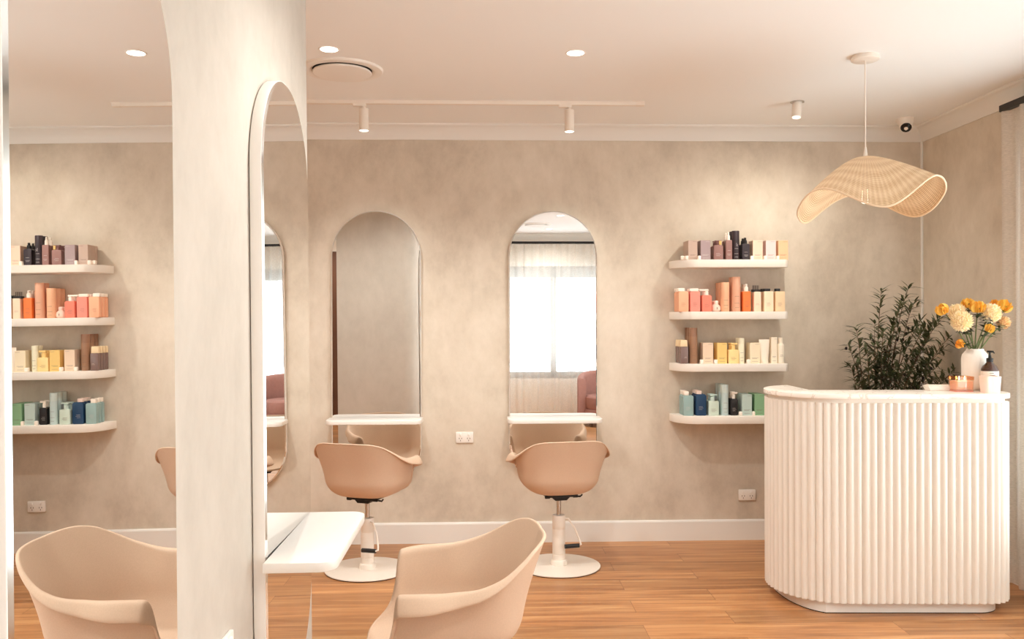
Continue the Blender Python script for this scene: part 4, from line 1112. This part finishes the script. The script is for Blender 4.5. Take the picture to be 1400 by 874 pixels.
# ------------------------------------------------------------------ olive tree behind the counter
PB = Vector((2.42, 5.28, 0))
ol = thing('potted_olive', 'leafy olive bush in a pot in the corner behind the counter', 'plant', tuple(PB))
b = B(); b.lathe([(0, 0), (.12, 0), (.135, .02), (.165, .33), (.170, .36), (.158, .36), (.150, .31), (0, .31)], 40); b.build('pot', M['pot'], ol)
b = B(); b.lathe([(0, .30), (.151, .30), (.151, .315), (.08, .325), (0, .33)], 30); b.build('soil', M['soil'], ol)
TIPS = [(1205, 397, .05), (1243, 392, .02), (1232, 415, -.08), (1252, 410, .1), (1170, 447, -.02), (1159, 470, .0), (1196, 443, .08), (1208, 452, -.1), (1222, 440, .0), (1258, 440, .06),
        (1284, 436, .02), (1290, 433, -.08), (1298, 462, .0), (1266, 446, -.1), (1300, 476, .12), (1162, 498, .0), (1170, 520, .1), (1185, 480, -.1), (1200, 485, .1), (1238, 500, -.12), (1272, 488, .1),
        (1283, 500, -.05), (1180, 525, -.06), (1296, 520, .1), (1305, 508, 0), (1215, 470, .12), (1230, 455, .05), (1196, 505, .02), (1255, 515, .0), (1270, 465, .0), (1220, 510, -.1), (1210, 525, -.02), (1245, 528, .05), (1275, 524, -.05), (1190, 530, .05), (1262, 480, -.1)]
fol, brn, fru = B(), B(), []
rnd = random.Random(5)
for (px, py, dy) in TIPS:
    tip = at(px, py, 5.28 + dy) - PB
    tip.x = min(tip.x, XR - PB.x - .03)
    st = Vector((rnd.uniform(-.05, .05), rnd.uniform(-.05, .05), .31))
    c1_ = Vector((st.x + (tip.x) * .25, st.y + tip.y * .2, .31 + (tip.z - .31) * .45)); c2_ = Vector((tip.x * .62, tip.y * .7, .31 + (tip.z - .31) * .86))
    pts_ = []
    for k in range(15):
        t = k / 14
        pts_.append(st * (1 - t) ** 3 + c1_ * 3 * t * (1 - t) ** 2 + c2_ * 3 * t * t * (1 - t) + tip * t ** 3)
    brn.tube(pts_, [.0055 * (1 - .8 * k / 14) for k in range(15)], 6)
    ln = (tip - st).length
    nl = 42
    for k in range(nl):
        f = 1 - (k / nl) ** 1.15 * min(.62, .36 / ln + .12)
        ii = f * 14; i0 = min(13, int(ii)); p0 = pts_[i0].lerp(pts_[i0 + 1], ii - i0)
        dr_ = (pts_[i0 + 1] - pts_[i0]).normalized(); an = rnd.uniform(0, 2 * PI)
        s1 = dr_.orthogonal().normalized(); s2 = dr_.cross(s1)
        d = dr_ * rnd.uniform(.25, .85) + (s1 * cos(an) + s2 * sin(an)) * 1.0 + Vector((0, 0, rnd.uniform(-.25, .15)))
        leafblade(fol, p0, d, (0, 0, 1), rnd.uniform(.056, .096), rnd.uniform(.012, .018))
        if rnd.random() < .02: fru.append(p0 + d * .018)
    for k in range(2):
        f = rnd.uniform(.5, .9); i0 = int(f * 14); p0 = pts_[i0]
        an = rnd.uniform(0, 2 * PI); e = p0 + Vector((cos(an) * .10, sin(an) * .08, rnd.uniform(-.01, .08)))
        e.x = min(e.x, XR - PB.x - .03)
        brn.tube([p0, (p0 + e) / 2 + Vector((0, 0, .008)), e], [.003, .002, .0012], 5)
        for j in range(10):
            q_ = p0.lerp(e, .3 + .7 * j / 9); an2 = rnd.uniform(0, 2 * PI)
            d = (e - p0).normalized() * .7 + Vector((cos(an2), sin(an2), rnd.uniform(-.3, .6))) * .8
            leafblade(fol, q_, d, (0, 0, 1), rnd.uniform(.052, .088), rnd.uniform(.012, .017))
for v in fol.bm.verts:      # leaves stop short of the walls
    v.co.x = min(v.co.x, XR - PB.x - .012)
brn.build('branches', M['bark'], ol); fo = fol.build('foliage', M['leaf'], ol, smooth=0, recalc=False); 
for q_ in fru:
    b = B(); b.sphere((0, 0, 0), .0085, 10, (1, 1, 1.25)); f_ = b.build('olive', M['olive'], ol); f_.location = q_

# ------------------------------------------------------------------ light
def spot_light(name, loc, target, energy, ang, blend, col, rad=.03):
    l = bpy.data.lights.new(name, 'SPOT'); l.energy = energy; l.spot_size = math.radians(ang); l.spot_blend = blend; l.color = col; l.shadow_soft_size = rad
    o = bpy.data.objects.new(name, l); C.objects.link(o); o.location = loc
    o.rotation_euler = (Vector(target) - Vector(loc)).to_track_quat('-Z', 'Y').to_euler()
def area_light(name, loc, rot, sx, sy, energy, col):
    l = bpy.data.lights.new(name, 'AREA'); l.shape = 'RECTANGLE'; l.size = sx; l.size_y = sy; l.energy = energy; l.color = col
    o = bpy.data.objects.new(name, l); C.objects.link(o); o.location = loc; o.rotation_euler = rot
WARM = (.98, .965, .915)
for x_, y_, lab in DLS:
    spot_light('downlight_beam', (x_, y_, CEIL - .007), (x_, y_, 0), 70, 150, .9, WARM, .004)
for hx in (-.69, .512):
    spot_light('track_beam', (hx, 5.06, CEIL - .19), (hx, 5.35, 0), 24, 120, .9, WARM, .012)
spot_light('shelf_beam', (1.868, 4.985, CEIL - .108), (1.78, 5.40, 1.2), 37, 150, 1.0, (1.0, .93, .80), .015)
pl_ = bpy.data.lights.new('pendant_glow', 'POINT'); pl_.energy = 0.6; pl_.color = (1, .84, .62); pl_.shadow_soft_size = .04
po = bpy.data.objects.new('pendant_glow', pl_); C.objects.link(po); po.location = (PC[0], PC[1], 2.02)
area_light('daylight_right', (XR + .35, (RW[0] + RW[1]) / 2, 1.45), (0, PI / 2, 0), 2.2, RW[1] - RW[0] + .2, 135, (.87, .955, 1.0))
area_light('daylight_rear', ((QW[0] + QW[1]) / 2, YREAR - .40, 1.5), (PI / 2, 0, 0), QW[1] - QW[0] + .2, 1.8, 42, (.87, .955, 1.0))
area_light('ceiling_fill_right', (XR + 1.2, (RW[0] + RW[1]) / 2, -.05), (0, math.radians(130), 0), 1.8, RW[1] - RW[0] + .6, 360, (.74, .90, 1.0))  # unseen upward light added outside the window to brighten the ceiling
area_light('ceiling_fill_rear', ((QW[0] + QW[1]) / 2, YREAR - 1.2, .05), (math.radians(130), 0, 0), QW[1] - QW[0] + .4, 1.8, 200, (.74, .90, 1.0))  # the same added ceiling fill, through the rear window
w = bpy.data.worlds.new('sky'); bpy.context.scene.world = w; w.use_nodes = True
bg = w.node_tree.nodes['Background']; bg.inputs['Color'].default_value = (.96, .98, 1.0, 1); bg.inputs['Strength'].default_value = 1.1

# ------------------------------------------------------------------ camera
cam = bpy.data.cameras.new('camera'); cam.sensor_fit = 'HORIZONTAL'; cam.sensor_width = 36; cam.lens = 36 * FOCAL / 1400; cam.shift_y = 1.0 / 1400
cam.clip_start = 0.05
co = bpy.data.objects.new('camera', cam); C.objects.link(co)
co.matrix_world = Matrix.Translation((0, 0, EYE)) @ Matrix.Rotation(-YAW, 4, 'Z') @ Matrix.Rotation(PI / 2, 4, 'X') @ Matrix.Rotation(-ROLL, 4, 'Z')
sc = bpy.context.scene; sc.camera = co
sc.view_settings.view_transform = 'Standard'; sc.view_settings.look = 'None'; sc.view_settings.gamma = 1.0; sc.view_settings.use_curve_mapping = False
sc.view_settings.exposure = 0.0
cy = sc.cycles
cy.max_bounces = 14; cy.diffuse_bounces = 9; cy.glossy_bounces = 8; cy.transparent_max_bounces = 16; cy.transmission_bounces = 8
cy.use_denoising = True; cy.caustics_reflective = False; cy.caustics_refractive = False; cy.sample_clamp_indirect = 6.0
